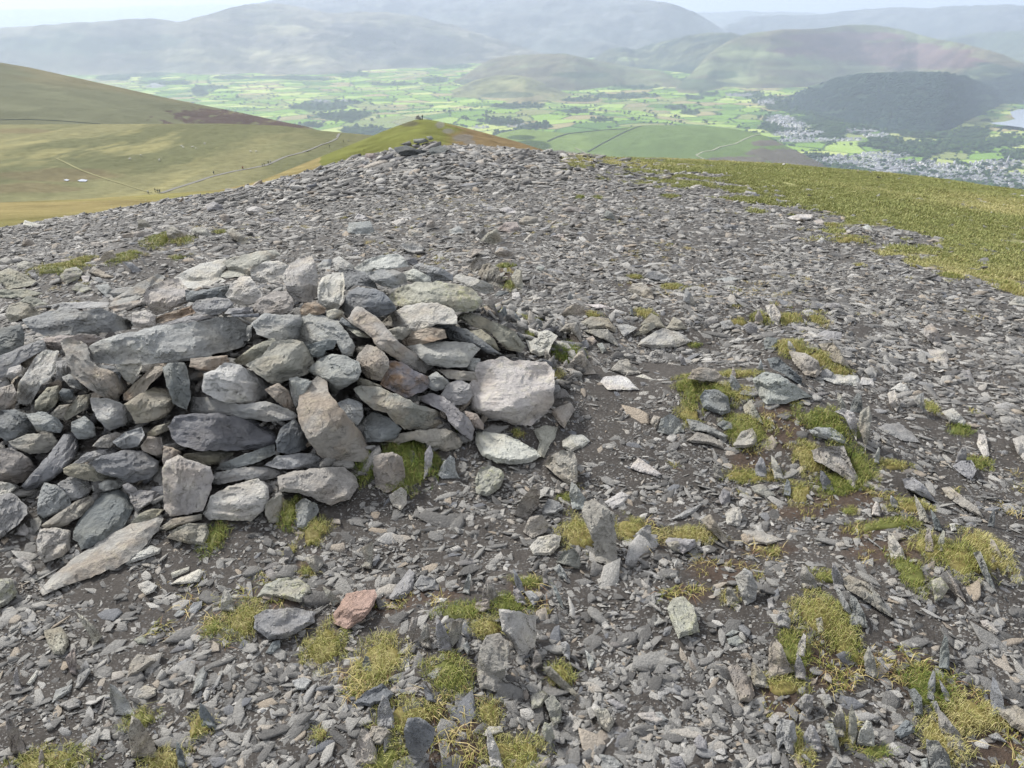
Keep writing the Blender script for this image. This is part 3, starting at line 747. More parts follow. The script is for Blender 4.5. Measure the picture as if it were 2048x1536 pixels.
F|f|g|.3|1190,200 1280,270 1270,270 1200,220
F|f|w|.4|1640,130 1670,125 1680,165 1650,170
F|f|W|.3|640,545 670,530 680,590 650,595
F|s|g|.4|1640,... 
G|f|w|.3|165,215 180,182 260,205 330,220 290,240 200,235|!flat pale slab on the left skyline of the scree
G|u|b|.85|155,370 180,305 240,340 270,375
G|u|b|.8|725,480 760,420 830,400 860,480 800,490|!pointed slate left of the mossy hummock
G|s|o|.4|-30,560 0,560 60,530 160,570 280,640 200,670 60,690 0,640|!broad weathered slab at the left edge behind the cairn
G|s|l|.6|440,590 480,540 560,525 610,560 580,610 480,655
G|s|b|.4|650,560 680,525 760,560 830,600 780,610 700,590
G|s|g|.5|690,660 790,650 830,700 780,750 730,700
G|u|g|.8|900,490 960,490 1040,555 970,565
G|s|b|.5|435,470 500,470 560,510 480,510
G|u|b|.8|550,420 620,420 660,470 560,470
G|u|g|.8|1025,440 1090,520 1060,520
G|s|b|.7|1215,240 1270,230 1360,290 1370,330 1230,340 1220,280|!dome of weathered slate among moss left of centre
G|s|b|.5|1400,250 1450,230 1500,250 1560,310 1400,290
G|s|b|.5|1650,260 1700,240 1780,300 1840,350 1760,360 1700,320
G|s|o|.6|1005,180 1060,180 1110,230 1060,245 1010,240
G|s|b|.5|890,290 1000,265 1100,270 1110,305 900,315
G|s|b|.5|660,345 720,340 810,375 740,385 670,375
G|s|g|.6|1500,70 1560,50 1620,70 1640,110 1520,120
G|s|w|.6|1800,100 1860,80 1920,95 1940,140 1810,130
G|u|b|.8|1600,150 1650,135 1710,200 1640,205
G|s|g|.4|1940,190 2030,160 2080,200
G|f|w|.4|880,110 920,97 940,120
G|s|b|.5|120,500 180,480 250,500 370,520 350,545 130,540
G|s|b|.5|-10,480 40,450 110,480 110,520 0,510
G|s|l|.5|520,690 560,640 640,660 670,690 600,720
G|s|w|.5|590,590 660,590 650,640 610,640
G|s|g|.5|660,600 720,600 800,650 700,640
G|s|o|.4|140,780 200,735 290,760 350,800 250,820
G|s|o|.3|-20,700 0,690 200,690 320,720 250,740 150,755 0,750
G|s|g|.4|200,560 260,570 300,610 260,625
G|s|b|.5|1220,50 1290,60 1300,75 1220,75
H|k|d|.6|600,145 680,130 740,150 815,165 820,190 740,200 640,190 610,170|!dark overhanging slab at the left of the far cairn
H|k|g|.6|725,90 800,85 830,105 760,120 730,115
H|k|g|.6|805,75 840,68 855,90 830,98|!topmost stone of the far cairn
H|k|p|.6|770,150 780,120 850,105 870,130 820,150
H|k|d|.6|810,185 830,150 900,130 950,150 920,180 870,195
H|k|g|.4|900,150 920,125 1010,160 1020,180 940,175
H|k|g|.6|640,125 700,100 715,120 700,135
H|k|d|.6|500,245 520,200 600,180 590,215 540,245
H|k|g|.4|550,230 600,205 680,200 640,240
H|s|p|.5|415,215 420,182 480,180 495,215 480,240 430,240|!pinkish block perched left of the far cairn
H|s|d|.5|90,320 130,290 170,280 178,300 120,320|!dark slab on the skyline left of the far cairn
H|s|p|.5|360,270 400,250 430,260 400,280
H|k|d|.6|660,215 720,195 800,195 780,215 680,225
H|k|g|.6|700,130 760,118 780,140 740,150
H|k|b|.6|820,110 870,100 900,125 850,135
H|k|g|.6|940,178 1000,182 1030,200 960,205
H|k|b|.6|800,195 860,192 900,205 840,215
H|s|g|.6|300,690 310,625 450,615 480,680 480,700 390,705|!broad pale bedded rock left of centre on the scree
H|s|w|.5|640,770 680,740 760,755 800,790 770,830 690,810
H|u|p|.8|800,670 815,610 860,610 865,650
H|f|w|.5|580,620 660,595 675,625 620,645
H|s|p|.45|1250,670 1320,620 1390,620 1410,670 1340,690|!pinkish boulder in the middle of the scree
H|s|b|.6|1395,620 1440,580 1520,590 1530,640 1430,640
H|u|b|.7|1110,720 1180,655 1215,690 1180,730
H|u|b|.8|1150,740 1200,690 1260,660 1295,740 1290,765 1220,760|!pair of brown weathered slates standing in the scree
H|u|w|.8|1430,740 1470,700 1520,690 1510,750
H|s|g|.4|950,670 1020,645 1060,690 960,700
H|f|b|.6|1675,540 1720,520 1810,530 1810,560 1700,555
H|u|g|.7|1940,580 1960,545 2000,560 2020,610
H|f|p|.5|1600,710 1690,695 1690,725
H|s|g|.3|1240,840 1260,780 1320,780 1360,820 1300,860
H|f|w|.3|1270,540 1330,520 1400,560 1330,565
H|s|w|.5|345,600 370,565 440,590 420,610
H|s|b|.4|1060,840 1110,790 1180,800 1090,850
H|s|t|.5|690,690 700,665 780,680 790,710 700,715
I|s|w|.2|1300,770 1330,730 1420,670 1480,640 1600,670 1700,740 1600,780 1400,790|!wide pale slab bedded in the scree right of the cairn
I|s|b|.4|880,600 960,560 1080,570 1140,640 1140,680 1060,640 960,650
I|s|b|.4|900,660 1000,650 1080,650 1150,740 1160,780 1080,740
I|s|b|.5|920,720 970,700 1000,740 970,770
I|s|g|.6|1000,760 1040,750 1070,810 1040,830
I|s|b|.5|1370,560 1400,530 1460,570 1500,640 1440,640 1320,620
I|s|g|.3|1140,620 1220,615 1300,640 1200,710
I|s|b|.5|1270,700 1340,620 1410,600 1430,640 1350,690
I|s|o|.5|1540,600 1560,560 1620,590 1660,650 1560,660 1500,650
I|s|b|.5|1220,370 1260,320 1340,310 1400,360 1420,430 1330,420
I|s|b|.5|1240,430 1280,385 1320,420 1320,450
I|u|g|.8|1630,440 1650,350 1690,390 1730,490
I|s|b|.4|1100,950 1160,880 1230,870 1250,920 1330,970 1220,990|!grey slab shaped like a wave near the big pale boulder
I|f|W|.02|1020,1040 1050,1000 1160,985 1230,1010 1310,1097 1200,1097 1080,1097|!smooth pale blue slab lying flat right of the cairn
I|f|w|.1|1280,1000 1340,980 1440,1030 1380,1020
I|f|w|.4|920,470 1030,470 1150,510 1000,500|!thin pale splinter lying on the scree
I|s|g|.4|1340,270 1380,230 1450,225 1540,280 1530,310 1420,290
I|s|w|.4|530,440 540,390 640,360 640,400 580,430
I|s|w|.5|380,430 380,385 430,380 450,440
I|u|g|.8|530,630 560,570 600,590 610,650
I|f|t|.4|280,460 370,430 380,450 330,480
I|s|d|.3|250,410 290,370 360,380 300,410
I|s|g|.3|250,110 280,50 340,60 380,100 300,130
I|u|g|.7|1900,650 1950,590 2000,620 1990,650
I|u|g|.7|780,430 800,370 830,420 820,450
I|s|g|.4|550,210 570,185 620,200 600,230
I|s|w|.4|1130,80 1160,35 1200,50 1190,90
J|s|g|.6|265,170 290,130 350,140 380,170|!ribbed slate at the edge of the turf
J|f|w|.3|545,300 620,280 720,280 700,310 600,320
J|f|w|.2|715,320 770,310 800,350 740,350
J|f|w|.2|730,460 770,420 800,450
J|f|d|.5|140,360 180,340 240,350 240,375 150,375|!dark flat stone on the upper scree
J|f|w|.3|1020,360 1060,345 1100,375 1040,375
J|f|g|.3|1450,680 1480,655 1530,680 1520,710
J|f|w|.3|920,680 960,655 1010,660 1000,680
J|f|w|.2|1830,720 1890,710 1950,730 1880,750
J|s|w|.5|1945,850 1990,805 2048,800 2080,860
J|f|D|.6|675,170 680,156 695,152 706,160 700,173|!small black stone on the turf
J|f|w|.3|1120,93 1170,93 1150,100
J|f|g|.3|1340,180 1390,175 1440,200
J|s|g|.5|750,880 800,840 880,840 900,870
J|f|w|.4|780,910 840,885 880,880 820,920
J|f|b|.4|1600,880 1650,880 1690,910
J|s|w|.4|640,890 700,880 750,910 680,930
J|f|w|.3|1250,1060 1320,1070 1310,1090
J|f|g|.2|85,690 200,675 270,690 160,715
J|f|w|.2|130,740 190,725 250,745
'''
KCOL = {  # base colour, rust, lichen
    'g': ((.245, .25, .252), 0, 0.12), 'd': ((.150, .162, .170), 0, 0.05), 'w': ((.37, .365, .35), 0.05, 0.2),
    'W': ((.40, .395, .38), 0.05, 0.35), 'b': ((.265, .255, .23), .12, .15), 't': ((.30, .29, .27), .3, .15),
    'r': ((.26, .228, .195), .6, .0), 'R': ((.20, .20, .21), 1.0, 0), 'p': ((.26, .24, .228), .12, .1), 'o': ((.225, .222, .19), .1, .2),
    'l': ((.29, .29, .26), .05, .85), 'K': ((.36, .26, .225), .2, .0), 'D': ((.02, .02, .02), 0, 0)}
CWORD = {'g': 'grey', 'd': 'dark blue grey', 'w': 'pale grey', 'W': 'whitish', 'b': 'brownish grey', 't': 'tan stained grey',
         'r': 'rusty brown', 'R': 'rust patched', 'p': 'pinkish grey', 'o': 'olive grey', 'l': 'lichened', 'K': 'pink topped', 'D': 'black'}

# centre px, half sizes px, tone (0 fresh green .. 3 straw), height factor
TUFTS = '''820,915,72,52,.4,1.3|735,925,32,32,.3,1.2|580,1020,22,34,.5,1.2|632,1055,30,26,2,1|432,1068,22,28,.5,1.2|790,968,20,14,1.8,.8
1160,1052,50,45,1.7,1|1132,993,25,12,1,.8|1262,1050,42,36,1.7,1|1385,1065,62,24,2,1|925,1215,56,32,1.2,.9|1010,1200,45,34,1,.9|975,1250,45,28,2,.9
1054,1160,42,18,1.4,.8|895,1335,60,52,1.5,1|650,1275,50,50,1.9,1|760,1300,52,72,2.2,1|490,1230,40,40,1.9,1.1|425,1255,18,22,1.2,1|815,1425,72,40,1.6,1
770,1515,60,32,1.4,1|1030,1500,72,48,1.6,1|980,1420,32,30,2,1|1120,1340,30,30,1.7,1|1640,1215,60,45,1.6,1|1585,1285,36,42,1.2,1|1690,1265,36,50,1.6,1
1460,1190,26,22,2,1|1560,1365,48,24,1.9,1|1860,1370,46,36,.6,1.1|1940,1420,60,35,2.4,1|1890,1470,45,45,2,1|1690,1455,28,30,2,1.1|1600,1480,26,40,1.6,1
1750,1500,30,15,1.3,1|1820,1130,28,50,1.2,1|1860,1085,40,26,1.8,1|1925,1105,42,42,1.8,1|1975,1085,40,48,2.3,1|1780,1045,68,16,1.2,.7|1655,1150,32,20,1.4,.8
1375,760,36,36,1.2,1|1475,744,46,12,1.6,.9|1435,785,50,26,1.3,1|1380,825,30,28,1.9,1|1490,850,48,34,1.5,1|1580,690,40,18,1.6,1|1640,716,48,16,1.8,.9
1680,740,34,10,1.8,.8|1650,835,56,38,.9,1.1|1620,905,46,32,1.9,1|1720,915,26,58,.9,1.1|1680,965,50,24,1,1|1600,978,32,26,1.6,.9|1520,952,58,12,1.7,.7
1790,928,42,12,1.7,.7|1825,1008,46,20,2.1,.8|1485,783,22,15,1.8,.9|1580,637,28,12,1.6,.9|1520,635,26,12,1.2,.9|1478,643,20,8,1.7,.8|1632,635,20,12,1.9,.8
1950,922,34,12,1.2,.8|1862,812,14,14,1.4,1|1920,858,22,10,.3,1|992,617,30,20,.9,1|1042,635,40,14,1.2,.9|1010,530,20,10,.9,1|1018,565,14,12,1.2,1
1135,697,34,32,.3,1.1|1108,745,22,14,2,1|1065,668,14,12,.8,1|1290,625,26,10,2,.9|1270,553,22,6,1.6,.7|1342,573,24,8,1.6,.9|1185,628,20,7,1.8,.8
320,475,26,16,1.2,.8|250,510,30,15,1.3,.8|160,520,25,12,1.7,.8|120,535,55,10,1.5,.8|366,478,20,10,1.4,.8|440,462,12,8,1.2,.8|355,515,15,5,1.4,.8
100,1520,72,26,1.7,1|330,1520,42,26,1.9,1|280,1435,30,20,1.5,1|396,1448,26,30,1.7,1|615,1140,18,12,1.4,1|580,1100,12,12,2,1|640,1465,18,15,1.7,1
450,1200,14,12,1.8,1|1390,690,16,5,1,.7|1545,1102,16,10,1.4,1|1700,1020,18,10,1.4,.7|1480,950,40,12,1.6,.8|2030,575,30,18,1.7,1|1340,392,24,5,1,.7|1160,393,12,5,.9,.7|1196,394,12,5,.9,.7
1900,520,40,8,1.4,.7|1900,550,26,7,1.4,.7|1970,548,24,6,1.2,.7|1700,478,40,9,1.8,.7|1665,450,20,5,1.6,.7|1720,530,10,5,1.6,.7|905,850,22,10,.7,1|1035,865,14,8,1.6,.9|620,1080,14,10,1.9,1'''

def resample(poly, step):
    out = []
    n = len(poly)
    for i in range(n):
        a, b = poly[i], poly[(i + 1) % n]
        L = np.hypot(*(b - a)); k = max(1, int(round(L / step)))
        for j in range(k): out.append(a + (b - a) * j / k)
    return np.array(out)

def chaikin(p, it=1, q=0.2):
    for _ in range(it):
        nx = np.roll(p, -1, 0)
        p = np.stack([p * (1 - q) + nx * q, p * q + nx * (1 - q)], 1).reshape(-1, 2)
    return p

def inside(pts, poly):
    x, y = pts[:, 0], pts[:, 1]; c = np.zeros(len(pts), bool); n = len(poly); j = n - 1
    for i in range(n):
        xi, yi = poly[i]; xj, yj = poly[j]
        if yi != yj:
            c ^= ((yi > y) != (yj > y)) & (x < (xj - xi) * (y - yi) / (yj - yi) + xi)
        j = i
    return c

def edge_dist(pts, poly):
    a = poly[None]; b = np.roll(poly, -1, 0)[None]; p = pts[:, None]
    ab = b - a; t = np.clip(((p - a) * ab).sum(-1) / np.maximum((ab * ab).sum(-1), 1e-9), 0, 1)
    return np.sqrt((((a + ab * t[..., None]) - p) ** 2).sum(-1)).min(1)

def plane_t(D, n, P0):
    o = np.array([0, 0, CAMZ])
    den = D @ n
    return ((P0 - o) @ n) / np.where(np.abs(den) < 1e-4, -1e-4, den)

def build_rock(seed, kind, ck, f, poly, hf, sky=False):
    r = np.random.default_rng(seed)
    poly = np.array(poly, float)
    a2 = np.sum(poly[:, 0] * np.roll(poly[:, 1], -1) - np.roll(poly[:, 0], -1) * poly[:, 1])
    if a2 < 0: poly = poly[::-1]
    lo, hi = poly.min(0), poly.max(0); size = hi - lo; big = max(size)
    area = abs(a2) / 2
    step = np.clip(math.sqrt(area) / 25, 1.8, 4.6)
    pc = poly.mean(0)
    if kind == 'c': poly = pc + (poly - pc) * (1 + min(0.07, 5.0 / big))
    ol = resample(chaikin(poly, 1, 0.03), step)
    # rough the outline
    c = ol.mean(0); dl = ol - c; ln = np.hypot(dl[:, 0], dl[:, 1])[:, None]
    s = np.cumsum(np.hypot(*(np.roll(ol, -1, 0) - ol).T))
    ph = s / (big * 0.09) + seed * 1.7
    amp = (vn(ph, ph * 0 + seed, 2) * 0.55 + vn(ph * 2.7, ph * 0 + seed, 3) * 0.45)[:, None] * big * 0.020
    ol = ol + dl / np.maximum(ln, 1e-6) * amp
    # interior points
    gx, gy = np.meshgrid(np.arange(lo[0], hi[0], step), np.arange(lo[1], hi[1], step * 0.9))
    gx = gx + (np.arange(gx.shape[0]) % 2)[:, None] * step / 2
    pts = np.stack([gx.ravel(), gy.ravel()], -1) + r.normal(0, step * 0.16, (gx.size, 2))
    pts = pts[inside(pts, ol)]
    if len(pts): pts = pts[edge_dist(pts, ol) > step * 0.6]
    allp = np.concatenate([ol, pts]) if len(pts) else ol
    no = len(ol)
    res = delaunay_2d_cdt([Vector(p) for p in allp], [(i, (i + 1) % no) for i in range(no)], [], 1, 1e-5)
    vs = np.array([v[:] for v in res[0]]); tris = np.array([f_ for f_ in res[2] if len(f_) == 3])
    if len(tris) < 4: return None
    e = edge_dist(vs, ol)
    # contact point on the surface
    vb = hi[1]; low = poly[poly[:, 1] > vb - size[1] * 0.25]
    uc = low[:, 0].mean() * 0.5 + (lo[0] + hi[0]) / 4
    Pb, tb = hit(uc, vb - size[1] * 0.03, hf); Pb = Pb[0]; tb = tb[0]
    if sky and np.hypot(Pb[0], Pb[1]) > 13.2:
        Pb = PD(uc, vb - size[1] * 0.03, 13.0); tb = float(np.linalg.norm(Pb - np.array([0, 0, CAMZ])))
    mpp = tb / FPX
    small = min(size) * mpp
    # planes
    view_az = math.atan2(Pb[0], Pb[1])
    yaw = r.uniform(-38, 38)
    tilt = {'u': r.uniform(10, 28), 'c': r.uniform(4, 26), 's': r.uniform(8, 30), 'f': r.uniform(5, 30), 'k': r.uniform(0, 25)}[kind]
    fa = view_az + R(180 + yaw)
    nf = np.array([math.sin(fa) * math.cos(R(tilt)), math.cos(fa) * math.cos(R(tilt)), math.sin(R(tilt))])
    tt = {'u': r.uniform(35, 60), 'c': r.uniform(6, 26), 's': r.uniform(10, 30), 'f': r.uniform(1, 9), 'k': r.uniform(4, 20)}[kind]
    ta = view_az + R(180 + r.uniform(-70, 70))
    ntp = np.array([math.sin(ta) * math.sin(R(tt)), math.cos(ta) * math.sin(R(tt)), math.cos(R(tt))])
    if kind == 'u': nf = nf + np.array([0, 0, 0.05]); nf /= np.linalg.norm(nf)
    # ridge point
    vr = vb - size[1] * f
    um = (lo[0] + hi[0]) / 2
    dR = ray(um, vr)
    th_r = float(plane_t(dR[None], nf, Pb)[0])
    Pr = np.array([0, 0, CAMZ]) + dR * th_r
    Dv = ray(vs[:, 0], vs[:, 1])
    tf_ = plane_t(Dv, nf, Pb); tt_ = plane_t(Dv, ntp, Pr); t = np.maximum(tf_, tt_); front = np.where(tf_ >= tt_, 1.0, .25)
    # chipped corners
    for k in range(8 if kind in 'cs' else 5):
        q = vs[r.integers(0, len(vs))]; aa = r.uniform(0, 2 * math.pi)
        side = np.array([math.cos(aa), math.sin(aa)])
        nk = nf * 0.5 + ntp * 0.5 + np.array([math.cos(view_az) * side[0], -math.sin(view_az) * side[0], side[1]]) * r.uniform(.25, .9)
        nk /= np.linalg.norm(nk)
        edgept = um + side[0] * size[0] * r.uniform(.15, .4), (lo[1] + hi[1]) / 2 - side[1] * size[1] * r.uniform(.12, .36)
        j = np.argmin(((vs - np.array(edgept)) ** 2).sum(1))
        Pk = np.array([0, 0, CAMZ]) + Dv[j] * t[j]
        tk = plane_t(Dv, nk, Pk)
        t = np.maximum(t, np.where((tk > 0) & (tk < t + small * 0.8), tk, t))
    t0 = np.percentile(t, 8)
    span = min(big * mpp * 1.0, 0.55)
    t = np.minimum(t, t0 + span)
    # long axis in the picture -> bedding direction
    ctr = vs - vs.mean(0); ev, evec = np.linalg.eigh(ctr.T @ ctr); ax = evec[:, 1]
    if kind == 'u' and r.random() < .7: ax = np.array([r.normal(0, .25), -1.0]); ax /= np.hypot(*ax)
    U = (vs @ ax) * mpp; W = (vs @ np.array([-ax[1], ax[0]])) * mpp
    # flakes: small steps that follow the bedding
    sc = max(small, 0.03)
    fl = fbm(U / sc * 1.2 + seed, W / sc * 2.3, seed % 97, 3)
    steps = np.floor(fl * 5) / 5.0
    ms = np.minimum(1, e / (step * 2.0))
    t = t - (steps * r.uniform(.16, .30) * min(sc, .16) + fbm(U / sc * 3, W / sc * 5, seed % 89 + 5, 4, .6) * 0.035 * sc) * ms
    lam = vn(W / .0085 + seed, U / .16, seed % 61) * .6 + vn(W / .019, U / .3, seed % 59)
    t = t - lam * np.clip(.03 * sc, .0012, .0036) * front * ms
    t = t - r.uniform(.5, 1.) * 0.04 * sc * fbm(U / sc * 0.9 + 5, W / sc * 0.9, seed % 83, 2)
    # rounded rim
    Rm = np.clip(min(size) * 0.055, 1.5, 5); q = np.clip(e / Rm, 0, 1)
    t = t + (1 - q) * Rm * mpp * 0.7
    # nothing of the visible face may sink into the earth behind it
    o3 = np.array([0, 0, CAMZ])
    gxu = np.linspace(lo[0], hi[0], 5); gyv = np.linspace(lo[1], hi[1], 5)
    gu, gv = np.meshgrid(gxu, gyv); _, tg = hit(gu.ravel(), gv.ravel(), earth_h, 20., max(.8, tb * .85)); tg = tg.reshape(5, 5)
    fx = np.clip((vs[:, 0] - lo[0]) / max(size[0], 1e-6) * 4, 0, 3.999); fy = np.clip((vs[:, 1] - lo[1]) / max(size[1], 1e-6) * 4, 0, 3.999)
    ix = fx.astype(int); iy = fy.astype(int); fx -= ix; fy -= iy
    tgv = (tg[iy, ix] * (1 - fx) + tg[iy, ix + 1] * fx) * (1 - fy) + (tg[iy + 1, ix] * (1 - fx) + tg[iy + 1, ix + 1] * fx) * fy
    lift = min(.42 * small, .055) if kind in 'csk' else (min(.3 * small, .03) if kind == 'f' else .02)
    t = np.minimum(t, tgv - .004 - lift * (.35 + .65 * np.clip(e / (min(size) * .14), 0, 1)) + .25 * (steps - steps.mean()) * min(sc, .1))
    V = o3 + Dv * t[:, None]
    # back: boundary pushed away from the camera and drawn in, closed by a fan
    nb = res[3]  # original vertex map
    bidx = np.full(no, -1)
    for i, og in enumerate(nb):
        for g in og:
            if g < no: bidx[g] = i
    bidx = bidx[bidx >= 0]
    th = {'u': 0.32, 'c': 0.75, 's': 0.7, 'f': 0.35, 'k': .8}[kind] * small
    th = float(np.clip(th, 0.012, 0.22))
    cen = vs[bidx].mean(0)
    rings = []; cur = len(V); Vb = [V]; UV = [np.stack([U, W], -1)]
    for kk, (dd, shr) in enumerate(((0.45, 1.0), (1.0, 0.9))):
        pb = cen + (vs[bidx] - cen) * shr
        tb_ = t[bidx] + th * dd
        if kk: tb_ = tb_ * .5 + (t[bidx].mean() + th) * .5
        Vb.append(o3 + ray(pb[:, 0], pb[:, 1]) * tb_[:, None])
        UV.append(np.stack([U[bidx], W[bidx] + th * dd], -1))
        rings.append(np.arange(cur, cur + len(bidx))); cur += len(bidx)
    Vb.append((o3 + ray(cen[0], cen[1]) * (t[bidx].mean() + th))[None]); UV.append(np.array([[U.mean(), W.mean()]]))
    ci = cur
    quads = []
    prev = bidx
    for rg in rings:
        quads.append(np.stack([prev, np.roll(prev, -1), np.roll(rg, -1), rg], 1)); prev = rg
    fan = np.stack([prev, np.roll(prev, -1), np.full(len(prev), ci)], 1)
    V = np.concatenate(Vb); UV = np.concatenate(UV)
    # orient the front towards the camera
    a, b, c_ = V[tris[:, 0]], V[tris[:, 1]], V[tris[:, 2]]
    nn = np.cross(b - a, c_ - a); flip = ((a + b + c_) / 3 - o3 * 1.0)
    if (np.einsum('ij,ij->i', nn, flip) > 0).mean() > 0.5: tris = tris[:, ::-1]
    base = V[:].mean(0); base[2] = V[:, 2].min()
    return V, tris, quads, fan, UV, base, (lo + hi) / 2, size, tb, mpp

ROCK_INFO = []   # centre px, size px, kind, colour, shape word, hero note, object
RMASK = np.zeros((768, 1024), bool); TMASK = np.zeros((768, 1024), bool)
def mark(poly, kind):
    p = np.array(poly, float) / 2; c = p.mean(0); p = c + (p - c) * .97
    lo = np.maximum(np.floor(p.min(0)).astype(int), 0); hi = np.minimum(np.ceil(p.max(0)).astype(int), [1023, 767])
    if (hi <= lo).any(): return
    gx, gy = np.meshgrid(np.arange(lo[0], hi[0] + 1), np.arange(lo[1], hi[1] + 1))
    m = inside(np.stack([gx.ravel() + .5, gy.ravel() + .5], -1), p).reshape(gx.shape)
    if kind in 'us': m[-2:] = False
    RMASK[lo[1]:hi[1] + 1, lo[0]:hi[0] + 1] |= m
def masked(mask, P):
    u, v = proj(P); i = np.clip((v / 2).astype(int), 0, 767); j = np.clip((u / 2).astype(int), 0, 1023)
    return mask[i, j] & (u > 0) & (u < 2048) & (v > 0) & (v < 1536)
def shard_lines():
    """thin slates on edge around the grass tufts, where the photograph shows ribs of them"""
    r = np.random.default_rng(404); out = []
    for t in TUFTS.replace('\n', '|').split('|'):
        cu, cv, ru, rv = [float(a) for a in t.split(',')[:4]]
        if cv < 600 or (cu < 700 and cv < 1100) or ru < 20: continue
        for k in range(2 if ru > 32 else 1):
            a = r.uniform(0, 6.28); x = cu + math.cos(a) * ru * r.uniform(.75, 1.15); y = cv + math.sin(a) * rv * r.uniform(.6, 1.1)
            h = r.uniform(26, 58) * (cv / 1100) ** 1.2; w_ = h * r.uniform(.3, .75); le = r.uniform(-.45, .2)
            pts = [(x - w_ / 2, y), (x - w_ * .42 + le * h * .5, y - h * .55), (x + le * h - w_ * .08, y - h), (x + le * h + w_ * .2, y - h * .9), (x + w_ * .45 + le * h * .4, y - h * .4), (x + w_ / 2, y + 3)]
            out.append('Z|u|%s|.8|' % r.choice(['g', 'b', 'g', 'b', 'w', 'd']) + ' '.join('%.0f,%.0f' % p for p in pts))
    return out
CROPS['Z'] = (0, 0, 1)
def add_rocks():
    seed = 100
    for line in ROCKS.strip().splitlines() + shard_lines():
        if line[0] == 'Z':
            q = line.split('|')[4].split(); cx = np.mean([float(a.split(',')[0]) for a in q]); cy = np.mean([float(a.split(',')[1]) for a in q])
            if not (0 < cx < 2048 and 0 < cy < 1530) or RMASK[int(cy / 2) - 4:int(cy / 2) + 5, max(int(cx / 2) - 4, 0):int(cx / 2) + 5].any(): continue
        p = line.split('|')
        if len(p) < 5 or '...' in line: continue
        ox, oy, sc = CROPS[p[0]]
        poly = [(float(a.split(',')[0]) / sc + ox, float(a.split(',')[1]) / sc + oy) for a in p[4].split()]
        seed += 1
        kind, ck, f = p[1], p[2], float(p[3])
        res = build_rock(seed, kind, ck, f, poly, surf_h if kind == 'c' else earth_h, p[0] == 'H')
        if res is None: print('skip', line[:60]); continue
        V, tris, quads, fan, UV, base, ctr, size, dist, mpp = res
        me = mesh_np('stone', V - base, [tris, fan] + quads, False)
        uvl = me.uv_layers.new(name='UVMap')
        li = np.empty(len(me.loops), np.int32); me.loops.foreach_get('vertex_index', li)
        uvl.data.foreach_set('uv', UV[li].astype(np.float32).ravel())
        if size.min() > 14:
            me.polygons.foreach_set('use_smooth', np.ones(len(me.polygons), bool))
            me.set_sharp_from_angle(angle=R(30))
        nm = {'c': 'cairn_stone', 'k': 'cairn_stone', 'u': 'upright_slate', 's': 'bedded_rock', 'f': 'loose_slab'}[kind]
        o = link(nm, me, M_SLATE, loc=tuple(base))
        col, rust, lich = KCOL[ck]
        rr = np.random.default_rng(seed + 9)
        k = rr.uniform(.98, 1.32) * (.6 if kind == 'k' else 1)
        o.color = (*[c * k * rr.uniform(.97, 1.03) for c in col], 1)
        o['rust'] = float(rust); o['lichen'] = float(lich)
        note = p[5][1:] if len(p) > 5 and p[5].startswith('!') else None
        asp = size[0] / size[1]
        poly = np.array(poly); el = np.linalg.eigvalsh(np.cov(poly.T)); lon = math.sqrt(el[1] / max(el[0], 1e-6))
        sh = 'long' if lon > 2.3 else ('upright' if asp < .75 else ('broad' if asp > 1.6 else 'blocky'))
        mark(poly, kind)
        ROCK_INFO.append(dict(c=ctr, s=size, kind=kind, ck=ck, sh=sh, note=note, o=o, mpp=mpp))
add_rocks()
# ---------------------------------------------------------------- loose slate chips, rubble, grass
LIB = bpy.data.collections.new('library_unlinked')

def chip_mesh(seed, lon, th, nseg=6):
    """a flat angular flake: broken outline, cleaved top, stepped edge"""
    r = np.random.default_rng(seed)
    n = nseg
    a = np.linspace(0, 2 * math.pi, n, endpoint=False) + r.uniform(-.42, .42, n)
    ra = r.uniform(.58, 1.15, n); ra[r.integers(0, n)] *= 1.25
    x = np.cos(a) * ra * lon; y = np.sin(a) * ra
    tx, ty = r.normal(0, .35, 2); cut = r.uniform(-.9, .9, 2)
    top = np.clip(r.uniform(.80, .97, n) - .25 * np.clip(np.cos(a) * cut[0] + np.sin(a) * cut[1], 0, 1), .5, 1)
    V = []
    for k, (s, z) in enumerate(((np.full(n, .9), -th), (np.ones(n), th * .25), (top, th))):
        V += [(x[i] * s[i], y[i] * s[i], z + (k > 0) * (np.cos(a[i]) * tx + np.sin(a[i]) * ty) * th + r.normal(0, th * .08)) for i in range(n)]
    F4 = []; F3 = []
    for k in range(2):
        for i in range(n): F4.append((k * n + i, k * n + (i + 1) % n, (k + 1) * n + (i + 1) % n, (k + 1) * n + i))
    V.append((r.normal(0, .25) * lon, r.normal(0, .2), th * r.uniform(.95, 1.2))); V.append((0, 0, -th))
    for i in range(n):
        F3.append((2 * n + i, 2 * n + (i + 1) % n, 3 * n)); F3.append(((i + 1) % n, i, 3 * n + 1))
    me = mesh_np('slate_chip', np.array(V), [np.array(F4), np.array(F3)])
    me.materials.append(M_CHIP)
    return me

